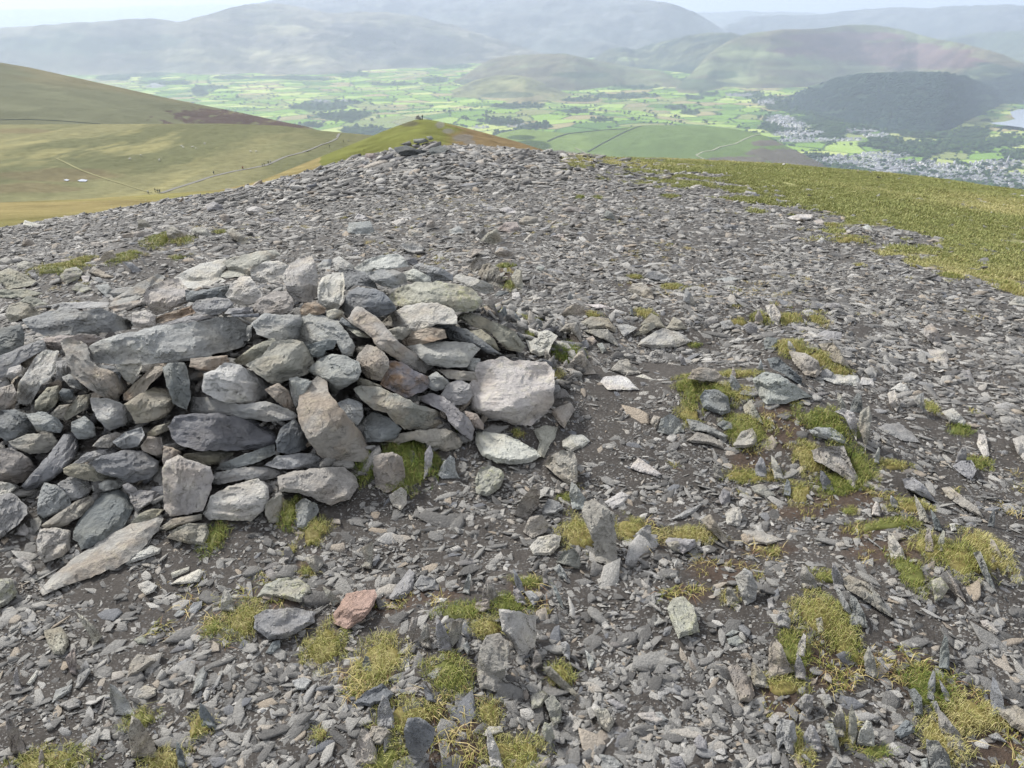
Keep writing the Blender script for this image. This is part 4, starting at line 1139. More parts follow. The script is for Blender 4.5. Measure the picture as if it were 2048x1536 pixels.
def gn_scatter(name, P, rot, scl, idx, coll, label, cat, group=None, kind='stuff'):
    me = bpy.data.meshes.new(name)
    me.vertices.add(len(P)); me.vertices.foreach_set('co', np.asarray(P, np.float32).ravel())
    a = me.attributes.new('rot', 'FLOAT_VECTOR', 'POINT'); a.data.foreach_set('vector', np.asarray(rot, np.float32).ravel())
    a = me.attributes.new('scl', 'FLOAT_VECTOR', 'POINT'); a.data.foreach_set('vector', np.asarray(scl, np.float32).ravel())
    a = me.attributes.new('idx', 'INT', 'POINT'); a.data.foreach_set('value', np.asarray(idx, np.int32))
    me.update()
    o = link(name, me, None, label=label, cat=cat, kind=kind, group=group)
    ng = bpy.data.node_groups.new(name + '_nodes', 'GeometryNodeTree')
    ng.interface.new_socket('Geometry', in_out='INPUT', socket_type='NodeSocketGeometry')
    ng.interface.new_socket('Geometry', in_out='OUTPUT', socket_type='NodeSocketGeometry')
    N = ng.nodes; gi = N.new('NodeGroupInput'); go = N.new('NodeGroupOutput')
    ci = N.new('GeometryNodeCollectionInfo'); ci.inputs[0].default_value = coll
    ci.inputs['Separate Children'].default_value = True; ci.inputs['Reset Children'].default_value = True
    ip = N.new('GeometryNodeInstanceOnPoints'); ip.inputs['Pick Instance'].default_value = True
    def at(nm, typ):
        x = N.new('GeometryNodeInputNamedAttribute'); x.data_type = typ; x.inputs[0].default_value = nm; return x.outputs[0]
    L = ng.links
    L.new(gi.outputs[0], ip.inputs['Points']); L.new(ci.outputs[0], ip.inputs['Instance'])
    L.new(at('idx', 'INT'), ip.inputs['Instance Index'])
    er = N.new('FunctionNodeEulerToRotation'); L.new(at('rot', 'FLOAT_VECTOR'), er.inputs[0])
    L.new(er.outputs[0], ip.inputs['Rotation']); L.new(at('scl', 'FLOAT_VECTOR'), ip.inputs['Scale'])
    L.new(ip.outputs[0], go.inputs[0])
    md = o.modifiers.new('scatter', 'NODES'); md.node_group = ng
    return o

def lib(name, meshes):
    c = bpy.data.collections.new(name)
    for i, me in enumerate(meshes):
        o = bpy.data.objects.new('%s_%02d' % (name, i), me); c.objects.link(o)
    return c

def slope_rot(x, y, hf, yaw, tiltsd, r):
    e = 0.03
    hx = (hf(x + e, y) - hf(x - e, y)) / (2 * e); hy = (hf(x, y + e) - hf(x, y - e)) / (2 * e)
    rx = np.arctan(hy) + r.normal(0, tiltsd, len(x)); ry = -np.arctan(hx) + r.normal(0, tiltsd, len(x))
    # world tilt then spin: approximate by xyz euler with the spin first
    c, s = np.cos(yaw), np.sin(yaw)
    return np.stack([rx * c + ry * s, -rx * s + ry * c, yaw], -1)

CHIPS = lib('chip_kinds', [chip_mesh(900 + i, [1.3, 1.6, 2.0, 1.15, 2.5, 1.5][i % 6], [.14, .19, .25, .30, .17, .11][(i * 5) % 6], 5 + i % 3) for i in range(20)])
NCH = 20

def sample_polar(n, r0, r1, pw, r, half=R(52)):
    """radial density ~ 1/r^pw"""
    t = r.random(n); k = 2 - pw
    rad = (r0 ** k + t * (r1 ** k - r0 ** k)) ** (1 / k)
    a = r.uniform(-half, half, n)
    return rad * np.sin(a), rad * np.cos(a), rad

def chips():
    r = np.random.default_rng(5)
    def lay(n, r0, r1, pw, smin, smax, alpha, name, label, bare, sink=.25, tilt=.22):
        x, y, rad = sample_polar(n, r0, r1, pw, r)
        u_ = r.random(n)
        s = smin * (1 - u_ * (1 - (smin / smax) ** alpha)) ** (-1 / alpha)   # power law sizes
        s = s * (1 + 0.055 * np.clip(rad - 3, 0, 12))
        z = earth_h(x, y)
        tm = turf_mask(x, y, z); pk = peat_mask(x, y)
        dens = sst(-.42, .18, fbm(x * 1.7, y * 1.7, 61, 4, .6) + bare) * (0.35 + .65 * sst(-.5, .3, fbm(x * 6, y * 6, 62, 3)))
        dens = np.where(rad > 4.5, np.maximum(dens, sst(4.5, 8, rad) * .9), dens)
        keep = r.random(n) < dens * (1 - .92 * sst(.2, .7, tm)) * (1 - .75 * pk)
        keep &= ~masked(RMASK, np.stack([x, y, z], -1)) & ~(masked(TMASK, np.stack([x, y, z], -1)) & (r.random(n) < .93))
        x, y, z, s, rad = x[keep], y[keep], z[keep], s[keep], rad[keep]
        yaw = r.normal(0.25, 0.9, len(x)) + .35 * fbm(x, y, 63, 2) * 3
        # on the far slabs the chips all lie flat
        rot = slope_rot(x, y, earth_h, yaw, tilt, r)
        scl = np.stack([s * r.uniform(.7, 1.25, len(x)), s * r.uniform(.6, 1.1, len(x)), s * r.uniform(.55, 1.15, len(x))], -1)
        P = np.stack([x, y, z + s * .10 - s * sink * .3], -1)
        print(name, len(x))
        return gn_scatter(name, P, rot, scl, r.integers(0, NCH, len(x)), CHIPS, label, 'slate chips')
    lay(260000, .6, 6, 1.0, .0022, .022, 1.35, 'slate_chips', 'fine dark grey slate chips strewn over the bare soil of the summit', .22)
    lay(15000, .6, 9, 1.2, .009, .040, 2.0, 'slate_shards', 'hand sized flat slate shards lying among the finer chips', .15, tilt=.28)
    lay(430000, 3.4, 26, 1.35, .0048, .036, 1.35, 'slate_scree', 'grey slate scree covering the middle distance up to the far cairn', .35, tilt=.2)
    # rubble between the cairn stones
    n = 5200
    x = r.uniform(-3.9, .6, n); y = r.uniform(1.5, 4.6, n); ph = pile_h(x, y)
    k = ph > .12; x, y, ph = x[k], y[k], ph[k]
    s = r.uniform(.010, .036, len(x))
    z = earth_h(x, y) + .015
    rot = np.stack([r.normal(0, .5, len(x)), r.normal(0, .5, len(x)), r.uniform(0, 6.28, len(x))], -1)
    gn_scatter('cairn_rubble', np.stack([x, y, z], -1), rot, np.stack([s * 1.1, s, s * 1.4], -1), r.integers(0, NCH, len(x)), CHIPS,
               'small slate rubble filling the gaps between the cairn stones', 'rubble')
    # larger slabs heaped on the far swell
    n = 12000
    x = r.normal(-1.5, 1.9, n); y = r.uniform(8.8, 16.5, n)
    m = mound(x, y, -1.35, 13.0, 2.9, 3.2, 0, 1, 2.2)
    k = (r.random(n) < m * 1.1) & ~masked(RMASK, np.stack([x, y, ground_h(x, y)], -1)); x, y = x[k], y[k]
    s = .028 * (1 - r.random(len(x)) * .94) ** (-.45)
    z = ground_h(x, y) + .015
    yaw = r.normal(0, .8, len(x))
    rot = slope_rot(x, y, ground_h, yaw, .2, r)
    gn_scatter('heaped_slabs', np.stack([x, y, z], -1), rot, np.stack([s, s * .8, s * r.uniform(.8, 1.5, len(x))], -1), r.integers(0, NCH, len(x)), CHIPS,
               'broken slate slabs heaped on the stony swell below the far cairn', 'slate rubble')
# ---- grass
M_BLADE = None
def mat_blade():
    m = NT('grass_blade')
    a = m.n('Attribute', attribute_name='Col')
    m.l(a.outputs['Color'], m.b.inputs['Base Color']); m.b.inputs['Roughness'].default_value = .6
    m.b.inputs['Specular IOR Level'].default_value = .2
    try:
        m.b.inputs['Transmission Weight'].default_value = 0
    except KeyError: pass
    return m.m
M_BLADE = mat_blade()
GC = np.array([(.10, .16, .03), (.19, .225, .05), (.32, .32, .10), (.50, .45, .22), (.24, .15, .08)])

def blades(px, py, pz, h, wd, tone, r, lean=.75):
    """arrays -> two-joint curved blades"""
    n = len(px); a = r.uniform(0, 2 * math.pi, n); L = h * r.uniform(.55, 1.15, n)
    ln = np.abs(r.normal(0, lean, n)) + .1
    dx, dy = np.cos(a), np.sin(a); sx, sy = -dy * wd / 2, dx * wd / 2
    mx, my, mz = px + dx * L * ln * .35, py + dy * L * ln * .35, pz + L * .55
    tx, ty = px + dx * L * ln, py + dy * L * ln; tz = pz + L * np.clip(1 - ln * .45, .15, 1)
    V = np.stack([np.stack([px - sx, py - sy, pz - .004], -1), np.stack([px + sx, py + sy, pz - .004], -1),
                  np.stack([mx + sx * .8, my + sy * .8, mz], -1), np.stack([mx - sx * .8, my - sy * .8, mz], -1), np.stack([tx, ty, tz], -1)], 1)
    b = np.arange(n) * 5
    Q = np.stack([b, b + 1, b + 2, b + 3], 1); T = np.stack([b + 3, b + 2, b + 4], 1)
    ti = np.clip(tone + r.normal(0, .75, n), 0, 3.99); ti = np.where(r.random(n) < .05, 4, ti)
    i = np.floor(ti).astype(int); fr = (ti - i)[:, None]; i2 = np.minimum(i + 1, 3); i = np.minimum(i, 4)
    c = GC[i] * (1 - fr) + GC[np.where(i == 4, 4, i2)] * fr
    C = np.repeat(c, 5, 0)
    return V.reshape(-1, 3), Q, T, C

TUFT_INFO = []
def mark_tuft(cu, cv, ru, rv):
    v, u = np.mgrid[0:768, 0:1024]
    TMASK[...] |= ((u * 2 + 1 - cu) / ru) ** 2 + ((v * 2 + 1 - cv) / rv) ** 2 < .85
def make_tufts():
    r = np.random.default_rng(11)
    items = [t.split(',') for t in TUFTS.replace('\n', '|').split('|')]
    items = [tuple(float(a) for a in t) for t in items]
    P, tt = hit([i[0] for i in items], [i[1] + i[3] * .35 for i in items], earth_h)
    for (cu, cv, ru, rv, tone, hk), p, t in zip(items, P, tt):
        mpp = t / FPX; mark_tuft(cu, cv, ru, rv)
        # screen ellipse -> ground ellipse
        el = math.asin(min(.99, (CAMZ - p[2]) / t))
        a = ru * mpp; b = min(rv * mpp / math.sin(el), a * 2.6) * .85
        hgt = np.clip(.0185 * hk * (1 + .1 * t), .015, .06)
        dens = 95000 / (1 + (t / 2.6) ** 2)
        n = int(np.clip(a * b * math.pi * dens * 1.15, 200, 13000))
        q = np.sqrt(r.random(n)) ; an = r.uniform(0, 2 * math.pi, n)
        sd = r.uniform(0, 50)
        edge = 1 + .6 * fbm(np.cos(an) * 1.6 + sd, np.sin(an) * 1.6, 71, 3)
        x = p[0] + np.cos(an) * q * a * edge; y = p[1] + np.sin(an) * q * b * edge
        dome = np.clip(1 - (q / 1.05) ** 2, 0, 1)
        hd = min(.03, .2 * min(a, b)) * dome
        keep = fbm(x * 22, y * 22, 72, 2) > -.5 + .3 * q
        x, y, hd, q = x[keep], y[keep], hd[keep], q[keep]
        z = earth_h(x, y) + hd
        wd = max(.0011, .62 * mpp)
        V, Q, T, C = blades(x, y, z, hgt * (1.1 - .35 * q), wd, tone + .7 * fbm(x * 9, y * 9, 73, 2) + .35, r)
        # the cushion of thatch underneath
        m1, m2 = 6, 18
        rr_, aa_ = np.meshgrid(np.linspace(0, 1, m1), np.linspace(0, 2 * math.pi, m2, endpoint=False), indexing='ij')
        eg = .93 + .6 * fbm(np.cos(aa_) * 1.6 + sd, np.sin(aa_) * 1.6, 71, 3)
        bx = p[0] + np.cos(aa_) * rr_ * a * eg * .72; by = p[1] + np.sin(aa_) * rr_ * b * eg * .72
        bz = earth_h(bx, by) + min(.02, .15 * min(a, b)) * np.clip(1 - rr_ ** 2, 0, 1) + .004 - .02 * (rr_ > .95) + .006 * fbm(bx * 60, by * 60, 74, 2)
        VB = np.stack([bx, by, bz], -1).reshape(-1, 3)
        ii = np.arange(m1 - 1)[:, None] * m2 + np.arange(m2)[None]; jj = np.arange(m1 - 1)[:, None] * m2 + (np.arange(m2)[None] + 1) % m2
        QB = np.stack([ii.ravel(), ii.ravel() + m2, jj.ravel() + m2, jj.ravel()], 1) + len(V)
        cb = np.tile(np.array([.10, .11, .03]) if tone < 1.6 else np.array([.17, .145, .05]), (len(VB), 1))  # darker than the blades: shade deep in the tuft put into the colour
        V = np.concatenate([V, VB]); C = np.concatenate([C, cb])
        base = np.array([p[0], p[1], earth_h(p[0], p[1])])
        me = mesh_np('grass_tuft', V - base, [Q, QB, T]); colattr(me, C)
        o = link('grass_tuft', me, M_BLADE, loc=tuple(base))
        TUFT_INFO.append(dict(c=np.array([cu, cv]), s=np.array([ru * 2, rv * 2]), tone=tone, o=o, mpp=mpp))
make_tufts()
chips()

def turf_grass():
    r = np.random.default_rng(12)
    ms = []
    for k in range(8):
        n = 46; q = np.sqrt(r.random(n)) * .06; a = r.uniform(0, 6.28, n)
        V, Q, T, C = blades(q * np.cos(a), q * np.sin(a), np.zeros(n), .026, .0055, [.9, 1.4, 1.8, 2.3, 1.2, 1.6, 2.7, 1.0][k], r, .7)
        C = C * .34 + C.mean(0) * .55 + np.array([.075, .068, .045]); me = mesh_np('grass_sprig', V, [Q, T]); colattr(me, C); me.materials.append(M_BLADE); ms.append(me)
    G = lib('sprig_kinds', ms)
    ms = []
    for k in range(6):
        n = 26; q = np.sqrt(r.random(n)) * .035; a = r.uniform(0, 6.28, n)
        V, Q, T, C = blades(q * np.cos(a), q * np.sin(a), np.zeros(n), .040, .0028, [1.4, 1.8, 2.3, 2.0, 2.7, 2.9][k], r, .9)
        me = mesh_np('fine_sprig', V, [Q, T]); colattr(me, C * np.array([.9, .82, .8])); me.materials.append(M_BLADE); ms.append(me)
    G2 = lib('fine_sprig_kinds', ms)
    x, y, rad = sample_polar(150000, 3.5, 34, 1.25, r)
    z = ground_h(x, y); tm = turf_mask(x, y, z)
    hole = fbm(x * 2.2, y * 1.4, 81, 3)
    k = (r.random(len(x)) < sst(.25, .8, tm)) & (hole > -.55)
    x, y, z, rad = x[k], y[k], z[k], rad[k]
    tone = np.clip(1.5 + 3.4 * fbm(x * .35, y * .35, 43, 4) + r.normal(0, .45, len(x)), 0, 3.4)
    order = np.array([0, 7, 4, 1, 5, 2, 3, 6]); idx = order[np.clip((tone / 3.4 * 7.99).astype(int), 0, 7)]
    s = r.uniform(.55, 1.15, len(x)) * (1 + .03 * rad) * (1 + .5 * fbm(x * 1.2, y * 1.2, 84, 3))
    print('sprigs', len(x))
    gn_scatter('turf_grass', np.stack([x, y, z], -1), np.stack([x * 0, x * 0, r.uniform(0, 6.28, len(x))], -1),
               np.stack([s, s, s * r.uniform(.6, 1.2, len(x))], -1), idx, G, 'short olive and straw coloured turf on the right shoulder of the summit', 'grass')
    # thin scattered sprigs in the scree
    x, y, rad = sample_polar(26000, .8, 9, 1.0, r)
    pm = np.maximum(peat_mask(x, y) * .8, sst(.22, .4, fbm(x * 2.6, y * 2.6, 83, 3)) * .35) * (pile_h(x, y) < .02)
    k = r.random(len(x)) < pm * .55; x, y = x[k], y[k]
    s = r.uniform(.45, .9, len(x))
    gn_scatter('stray_grass', np.stack([x, y, ground_h(x, y)], -1), np.stack([x * 0, x * 0, r.uniform(0, 6.28, len(x))], -1),
               np.stack([s, s, s * .7], -1), r.integers(0, 6, len(x)), G2, 'stray withered grass sprigs between the chips and on brown peat', 'grass')
turf_grass()
# ---------------------------------------------------------------- far country
def poly_uv(s):
    return np.array([[float(b) for b in a.split(',')] for a in s.split()])

def blob(u, v, items, s=0, nz=.35, fu=.02, fv=.06):
    """soft patches given as cu,cv,ru,rv -> 0..1"""
    m = np.zeros_like(u); n = fbm(u * fu, v * fv, s, 4, .6) * nz
    for cu, cv, ru, rv in items:
        q = np.sqrt(((u - cu) / ru) ** 2 + ((v - cv) / rv) ** 2) + n
        m = np.maximum(m, 1 - sst(.8, 1.1, q))
    return m

def mixc(C, col, m):
    return C * (1 - m[..., None]) + np.array(col) * m[..., None]

# valley level
VZ = -745.0
def valley_z(x, y):
    z = VZ + 16 * fbm(x / 900, y / 900, 141, 3)
    z = z + 60 * np.exp(-(((x + 150) / 900) ** 2 + ((y - 5300) / 500) ** 2)) + 45 * np.exp(-(((x - 800) / 700) ** 2 + ((y - 4700) / 420) ** 2))
    return z
def vhit(u, v):
    d = ray(u, v); t = (VZ - CAMZ) / d[..., 2]
    for _ in range(6):
        P = d * t[..., None]; t = (valley_z(P[..., 0], P[..., 1]) - CAMZ) / d[..., 2]
    P = d * t[..., None]; P[..., 2] += CAMZ
    return P
BVH = {}
def sheet(name, crest, foot, prof, colfn, mat, nzamp=0, nzs=1., nu=420, ntt=90, seed=0, back=(.35, .6), jag=0.0, label=None, gpow=1.0, kind='structure', floor=False):
    """a hill: crest and foot lines (u, v, distance), a rounded back beyond the crest"""
    crest = poly_uv(crest); foot = poly_uv(foot)
    u = np.linspace(crest[0, 0], crest[-1, 0], nu)
    def smooth(c):
        v = np.interp(u, c[:, 0], c[:, 1]); D = np.interp(u, c[:, 0], c[:, 2])
        k = max(3, nu // 45); ker = np.hanning(k + 2)[1:-1]; ker /= ker.sum()
        pad = lambda a: np.convolve(np.pad(a, k // 2 + k, mode='edge'), ker, 'same')[k // 2 + k:-(k // 2 + k)]
        return pad(v), pad(D)
    vc, Dc = smooth(crest); vf, Df = smooth(foot)
    vc = vc + jag * fbm(u * .03, u * 0, seed + 3, 5, .6)
    if floor:
        Df = np.hypot(*vhit(u, vf)[:, :2].T); Dc = np.maximum(Dc, Df * 1.06 + 200)
    Pc = PD(u, vc, Dc); Pf = PD(u, vf, Df)
    if floor: Pf[:, 2] -= 12
    t = np.linspace(0, 1, ntt)[:, None]
    g = {'dome': np.sin(t * math.pi / 2) ** gpow, 'lin': t ** gpow, 'scurve': sst(0, 1, t) * .6 + .4 * t}[prof]
    X = Pf[None, :, 0] * (1 - t) + Pc[None, :, 0] * t
    Y = Pf[None, :, 1] * (1 - t) + Pc[None, :, 1] * t
    Z = Pf[None, :, 2] * (1 - g) + Pc[None, :, 2] * g
    H = Pc[:, 2] - Pf[:, 2]
    if nzamp:
        w_ = (4 * t * (1 - t)) ** .7
        rg = 1 - np.abs(fbm(X / nzs, Y / nzs, seed, 5, .55)) * 2
        w_ = w_ * np.clip(Dc / np.percentile(Dc, 80), .12, 1)
        nz_ = nzamp * (1.5 if floor else 1.); Z = Z + nz_ * w_ * (rg - .6) + nz_ * .5 * w_ * fbm(X / nzs * 2.3, Y / nzs * 2.3, seed + 7, 4)
    # back
    nb = 14; tb = np.linspace(0, 1, nb + 1)[1:, None]
    dirx = Pc[:, 0] / Dc; diry = Pc[:, 1] / Dc
    Lb = np.abs(Dc - Df).mean() * back[0] + 1
    Xb = Pc[None, :, 0] + dirx * tb * Lb; Yb = Pc[None, :, 1] + diry * tb * Lb
    sl_ = (Pc[:, 2] - CAMZ) / Dc
    Zb = Pc[None, :, 2] - np.maximum(np.abs(H), 5) * back[1] * tb ** 1.6 - tb * Lb * .04 + np.minimum(sl_, 0) * tb * Lb
    V = np.concatenate([np.stack([X, Y, Z], -1), np.stack([Xb, Yb, Zb], -1)], 0)
    nrow = V.shape[0]; Vf = V.reshape(-1, 3)
    uu, vv = proj(Vf)
    C = colfn(uu, vv, Vf, np.concatenate([np.repeat(t, nu, 1), np.ones((nb, nu))]).ravel())
    F_ = grid_faces(nrow, nu)
    me = mesh_np(name, Vf, F_, True); colattr(me, np.clip(C, 0, 1))
    BVH[name] = BVHTree.FromPolygons([tuple(p) for p in Vf], [tuple(f) for f in F_])
    return link(name, me, mat, kind=kind, label=label)

def cast(name, u, v):
    d = ray(u, v)
    h = BVH[name].ray_cast(Vector((0, 0, CAMZ)), Vector(d))
    return None if h[0] is None else np.array(h[0])

def ribbon(name, surf, pts, width, mat, lift=.15, label=None, cat=None, kind=None, height=None, group=None, nstep=6):
    q = poly_uv(pts); L = []
    for i in range(len(q) - 1):
        n = max(2, int(np.hypot(*(q[i + 1] - q[i])) / nstep))
        for k in range(n): L.append(q[i] + (q[i + 1] - q[i]) * k / n)
    L.append(q[-1]); W_ = [cast(surf, a, b) for a, b in L]
    W_ = [w for w in W_ if w is not None]
    if len(W_) < 3: print('ribbon lost', name); return None
    W_ = np.array(W_)
    T = np.gradient(W_, axis=0); T[:, 2] = 0; T /= np.maximum(np.linalg.norm(T, axis=1, keepdims=True), 1e-6)
    N = np.stack([-T[:, 1], T[:, 0], T[:, 2] * 0], -1)
    wd = width * (1 + .25 * fbm(np.arange(len(W_)) * .5, np.zeros(len(W_)), 5, 2))[:, None]
    n = len(W_)
    if height is None:
        up = np.array([0, 0, lift])
        V = np.concatenate([W_ - N * wd / 2 + up, W_ + N * wd / 2 + up]); i = np.arange(n - 1)
        F_ = np.stack([i, i + 1, i + 1 + n, i + n], 1)
    else:
        h = np.array([0, 0, height]); b = np.array([0, 0, -height])
        V = np.concatenate([W_ - N * wd / 2 + b, W_ - N * wd / 2 + h, W_ + N * wd / 2 + h, W_ + N * wd / 2 + b]); i = np.arange(n - 1)
        F_ = np.concatenate([np.stack([i + a * n, i + 1 + a * n, i + 1 + (a + 1) * n, i + (a + 1) * n], 1) for a in range(3)])
    me = mesh_np(name, V, F_, height is None)
    return link(name, me, mat, label=label, cat=cat, kind=kind, group=group)

M_HILL = mat_col('fell_grass', .95, .22, .02, .6, 3.0, .08, spec=.02)
M_NEAR = mat_col('moor_grass', .95, .28, .25, .8, .5, 1.2, spec=.03)
M_FARM = mat_col('valley_fields', .95, .10, .01, spec=.02)

# --- grassy ridge running out from the summit (brown top, green flank)
def c_ridge(u, v, P, t):
    C = np.tile(np.array([.135, .145, .045]), (len(u), 1))
    n = fbm(P[:, 0] * .03, P[:, 1] * .03, 101, 5, .6); n2 = fbm(P[:, 0] * .25, P[:, 1] * .25, 102, 4)
    brown = sst(-20, 30, u - 905 + (v - 260) * .9 + n * 60)
    C = mixc(C, (.175, .13, .07), brown)
    edge = np.interp(u, [-200, 0, 150, 320, 440, 560, 640], [405, 412, 410, 400, 395, 372, 350])
    band = (1 - sst(0, 60, v - edge + n * 40)) * (u < 640)          # dry grass along the left brow
    C = mixc(C, (.25, .20, .10), np.clip(band, 0, 1) * .8)
    C = mixc(C, (.16, .185, .055), sst(.05, .5, n) * .5 * (1 - brown))
    C = mixc(C, (.17, .165, .155), blob(u, v, [(925, 275, 22, 7), (895, 262, 14, 6), (880, 250, 10, 8), (940, 285, 12, 6)], 5) * .7)
    C = mixc(C, (.09, .085, .06), blob(u, v, [(815, 247, 22, 7)], 6) * .8)
    return C * (1 + .25 * n2 + .2 * n)[:, None]
sheet('summit_ridge', '-400,430,70 -150,407,60 0,405,60 150,399,65 320,388,75 440,380,90 520,362,120 600,330,170 700,290,240 780,257,290 830,239,308 850,238,308 880,243,310 960,263,300 1040,285,280 1130,314,255 1200,336,240 1300,370,230 1500,450,220',
      '-400,520,17 0,475,17 320,430,18 480,410,20 700,400,24 870,395,26 1100,350,30 1200,345,40 1500,470,40', 'lin', c_ridge, M_NEAR, 1.2, 30, seed=3, back=(.6, 1.2), nu=500, ntt=140, gpow=.96)
# --- moor plateau with the track
def c_plat(u, v, P, t):
    C = np.tile(np.array([.195, .188, .10]), (len(u), 1))
    n = fbm(P[:, 0] * .012, P[:, 1] * .004, 111, 5, .6); n2 = fbm(P[:, 0] * .05, P[:, 1] * .016, 112, 5, .6)
    C = mixc(C, (.115, .122, .065), sst(-.1, .35, n + .3 * n2 + .25 * sst(270, 330, v) * (1 - sst(340, 420, v))) * .85)
    C = mixc(C, (.16, .115, .075), blob(u, v, [(110, 350, 130, 14), (60, 375, 90, 12), (40, 262, 70, 5)], 8, .6, .01, .08) * .4)
    C = mixc(C, (.265, .245, .12), sst(.12, .4, fbm(P[:, 0] * .03, P[:, 1] * .007, 113, 5, .65)) * .75)
    return C * (1 + .16 * n2)[:, None]
sheet('moor_plateau', '-500,262,640 -200,252,620 0,249,610 250,248,600 440,247,590 560,251,580 640,261,575 740,270,560 860,290,540 960,310,520',
      '-500,520,250 0,430,300 250,410,320 330,405,325 450,390,340 600,380,345 800,380,350 960,380,350', 'lin', c_plat, M_NEAR, 1.5, 60, seed=13, back=(.5, 1.5), nu=520, ntt=220)
# --- big grassy fell at the left
def c_lons(u, v, P, t):
    C = np.tile(np.array([.125, .130, .080]), (len(u), 1))
    n = fbm(P[:, 0] * .004, P[:, 1] * .004, 121, 5, .6)
    C = mixc(C, (.155, .14, .08), sst(-.1, .4, n + .35 - (v - np.interp(u, [0, 330, 600], [125, 195, 250])) * .02) * .8)
    C = mixc(C, (.065, .04, .045), np.clip(blob(u, v, [(470, 240, 130, 12), (520, 232, 90, 16), (400, 228, 60, 9), (560, 248, 60, 9)], 9, 1.1, .05, .2), 0, 1) * .75)
    return C * (1 + .2 * n)[:, None]
sheet('grassy_fell', '-500,60,1500 -200,95,1400 0,125,1300 60,135,1280 200,166,1230 330,195,1180 440,217,1140 540,238,1100 610,253,1080 680,275,1060 740,300,1050',
      '-500,300,720 0,280,760 300,270,800 600,272,860 740,300,900', 'scurve', c_lons, M_HILL, 10, 260, seed=23, nu=420, ntt=120)
# --- smooth green hill above the town
def c_lat(u, v, P, t):
    C = np.tile(np.array([.115, .165, .055]), (len(u), 1))
    n = fbm(P[:, 0] * .003, P[:, 1] * .003, 131, 5)
    C = mixc(C, (.17, .23, .075), sst(-.1, .3, n + (1190 - u) * .004) * .7)
    C = mixc(C, (.125, .105, .09), blob(u, v, [(1560, 310, 70, 18), (1470, 322, 80, 11), (1620, 325, 50, 10), (1545, 287, 40, 6), (1120, 310, 45, 8)], 10, .6, .03, .09) * .9)
    C = mixc(C, (.05, .075, .03), blob(u, v, [(1060, 292, 40, 11), (1040, 275, 30, 5)], 12) * .9)
    return C * (1 + .12 * n)[:, None]
sheet('green_hill', '960,285,3150 1000,266,3150 1045,258,3150 1090,262,3150 1130,266,3200 1180,262,3250 1250,255,3300 1300,250,3300 1400,251,3280 1470,258,3250 1520,268,3200 1560,286,3150 1600,305,3100 1640,325,3050 1700,370,3000 1760,420,2950',
      '960,330,2700 1100,360,2500 1300,380,2400 1500,390,2350 1760,460,2300', 'dome', c_lat, M_HILL, 14, 500, seed=33, nu=420, ntt=110, gpow=.9)

# --- valley floor
# field pattern: jittered cells on the ground
def cells(x, y, s=1.0, seed=0):
    ang = R(24); X = (x * math.cos(ang) + y * math.sin(ang)) / (215 * s); Y = (-x * math.sin(ang) + y * math.cos(ang)) / (165 * s)
    X = X + .35 * vn(X * .4, Y * .4, 151); Y = Y + .35 * vn(X * .4, Y * .4, 152)
    i0 = np.floor(X); j0 = np.floor(Y); d1 = np.full(X.shape, 9.); d2 = np.full(X.shape, 9.); idc = np.zeros(X.shape)
    for di in (-1, 0, 1):
        for dj in (-1, 0, 1):
            i = (i0 + di).astype(np.int64); j = (j0 + dj).astype(np.int64)
            cx = i + .5 + .38 * (_h(i, j, 5 + seed) * 2 - 1); cy = j + .5 + .38 * (_h(i, j, 6 + seed) * 2 - 1)
            d = np.abs(X - cx) ** 1.6 + np.abs(Y - cy) ** 1.6; hh = _h(i, j, 7 + seed)
            nearer = d < d1
            d2 = np.where(nearer, d1, np.minimum(d2, d)); idc = np.where(nearer, hh, idc); d1 = np.where(nearer, d, d1)
    return idc, (d2 - d1) * 150 * s
WOODS = [(640, 214, 60, 10), (690, 232, 60, 12), (730, 262, 50, 9), (620, 250, 30, 5), (280, 148, 60, 8), (230, 155, 40, 6), (470, 155, 50, 4), (560, 155, 90, 4), (400, 185, 22, 9), (420, 175, 40, 4),
         (665, 138, 55, 10), (700, 148, 35, 7), (620, 158, 50, 3), (790, 168, 50, 4), (870, 160, 30, 8), (330, 165, 60, 5), (700, 205, 30, 4), (960, 150, 40, 6),
         (1040, 212, 60, 6), (1010, 244, 50, 8), (1070, 252, 40, 6), (1035, 268, 55, 9), (1150, 222, 30, 4), (1250, 192, 70, 6), (1280, 172, 50, 7), (1300, 158, 40, 8), (1350, 214, 22, 5),
         (1390, 195, 20, 4), (1420, 188, 20, 5), (1380, 225, 20, 5), (1500, 190, 30, 8), (1545, 200, 40, 9), (1590, 215, 60, 9), (1650, 222, 80, 10), (1620, 240, 80, 9), (1700, 255, 80, 14),
         (1550, 245, 25, 20), (1640, 268, 60, 8), (1500, 285, 60, 9), (1770, 285, 50, 12), (1830, 300, 60, 13), (1900, 270, 110, 8), (1950, 262, 40, 6), (2040, 280, 50, 5), (1920, 290, 90, 13),
         (2020, 285, 60, 8), (1720, 340, 130, 8), (1650, 330, 80, 7), (1850, 358, 90, 9), (1960, 375, 80, 10), (1640, 318, 40, 9), (1700, 232, 60, 6), (1850, 245, 60, 8), (1560, 258, 40, 8),
         (1800, 262, 50, 6), (1480, 160, 60, 8), (1380, 160, 40, 5), (1160, 200, 40, 4), (2060, 310, 60, 9), (1100, 175, 40, 5), (1200, 240, 25, 4), (900, 130, 40, 8), (1230, 130, 60, 7)]
TOWN = [(1700, 322, 95, 11), (1810, 334, 110, 15), (1930, 348, 100, 18), (2030, 362, 70, 18), (1760, 312, 60, 8), (1990, 330, 60, 10)]
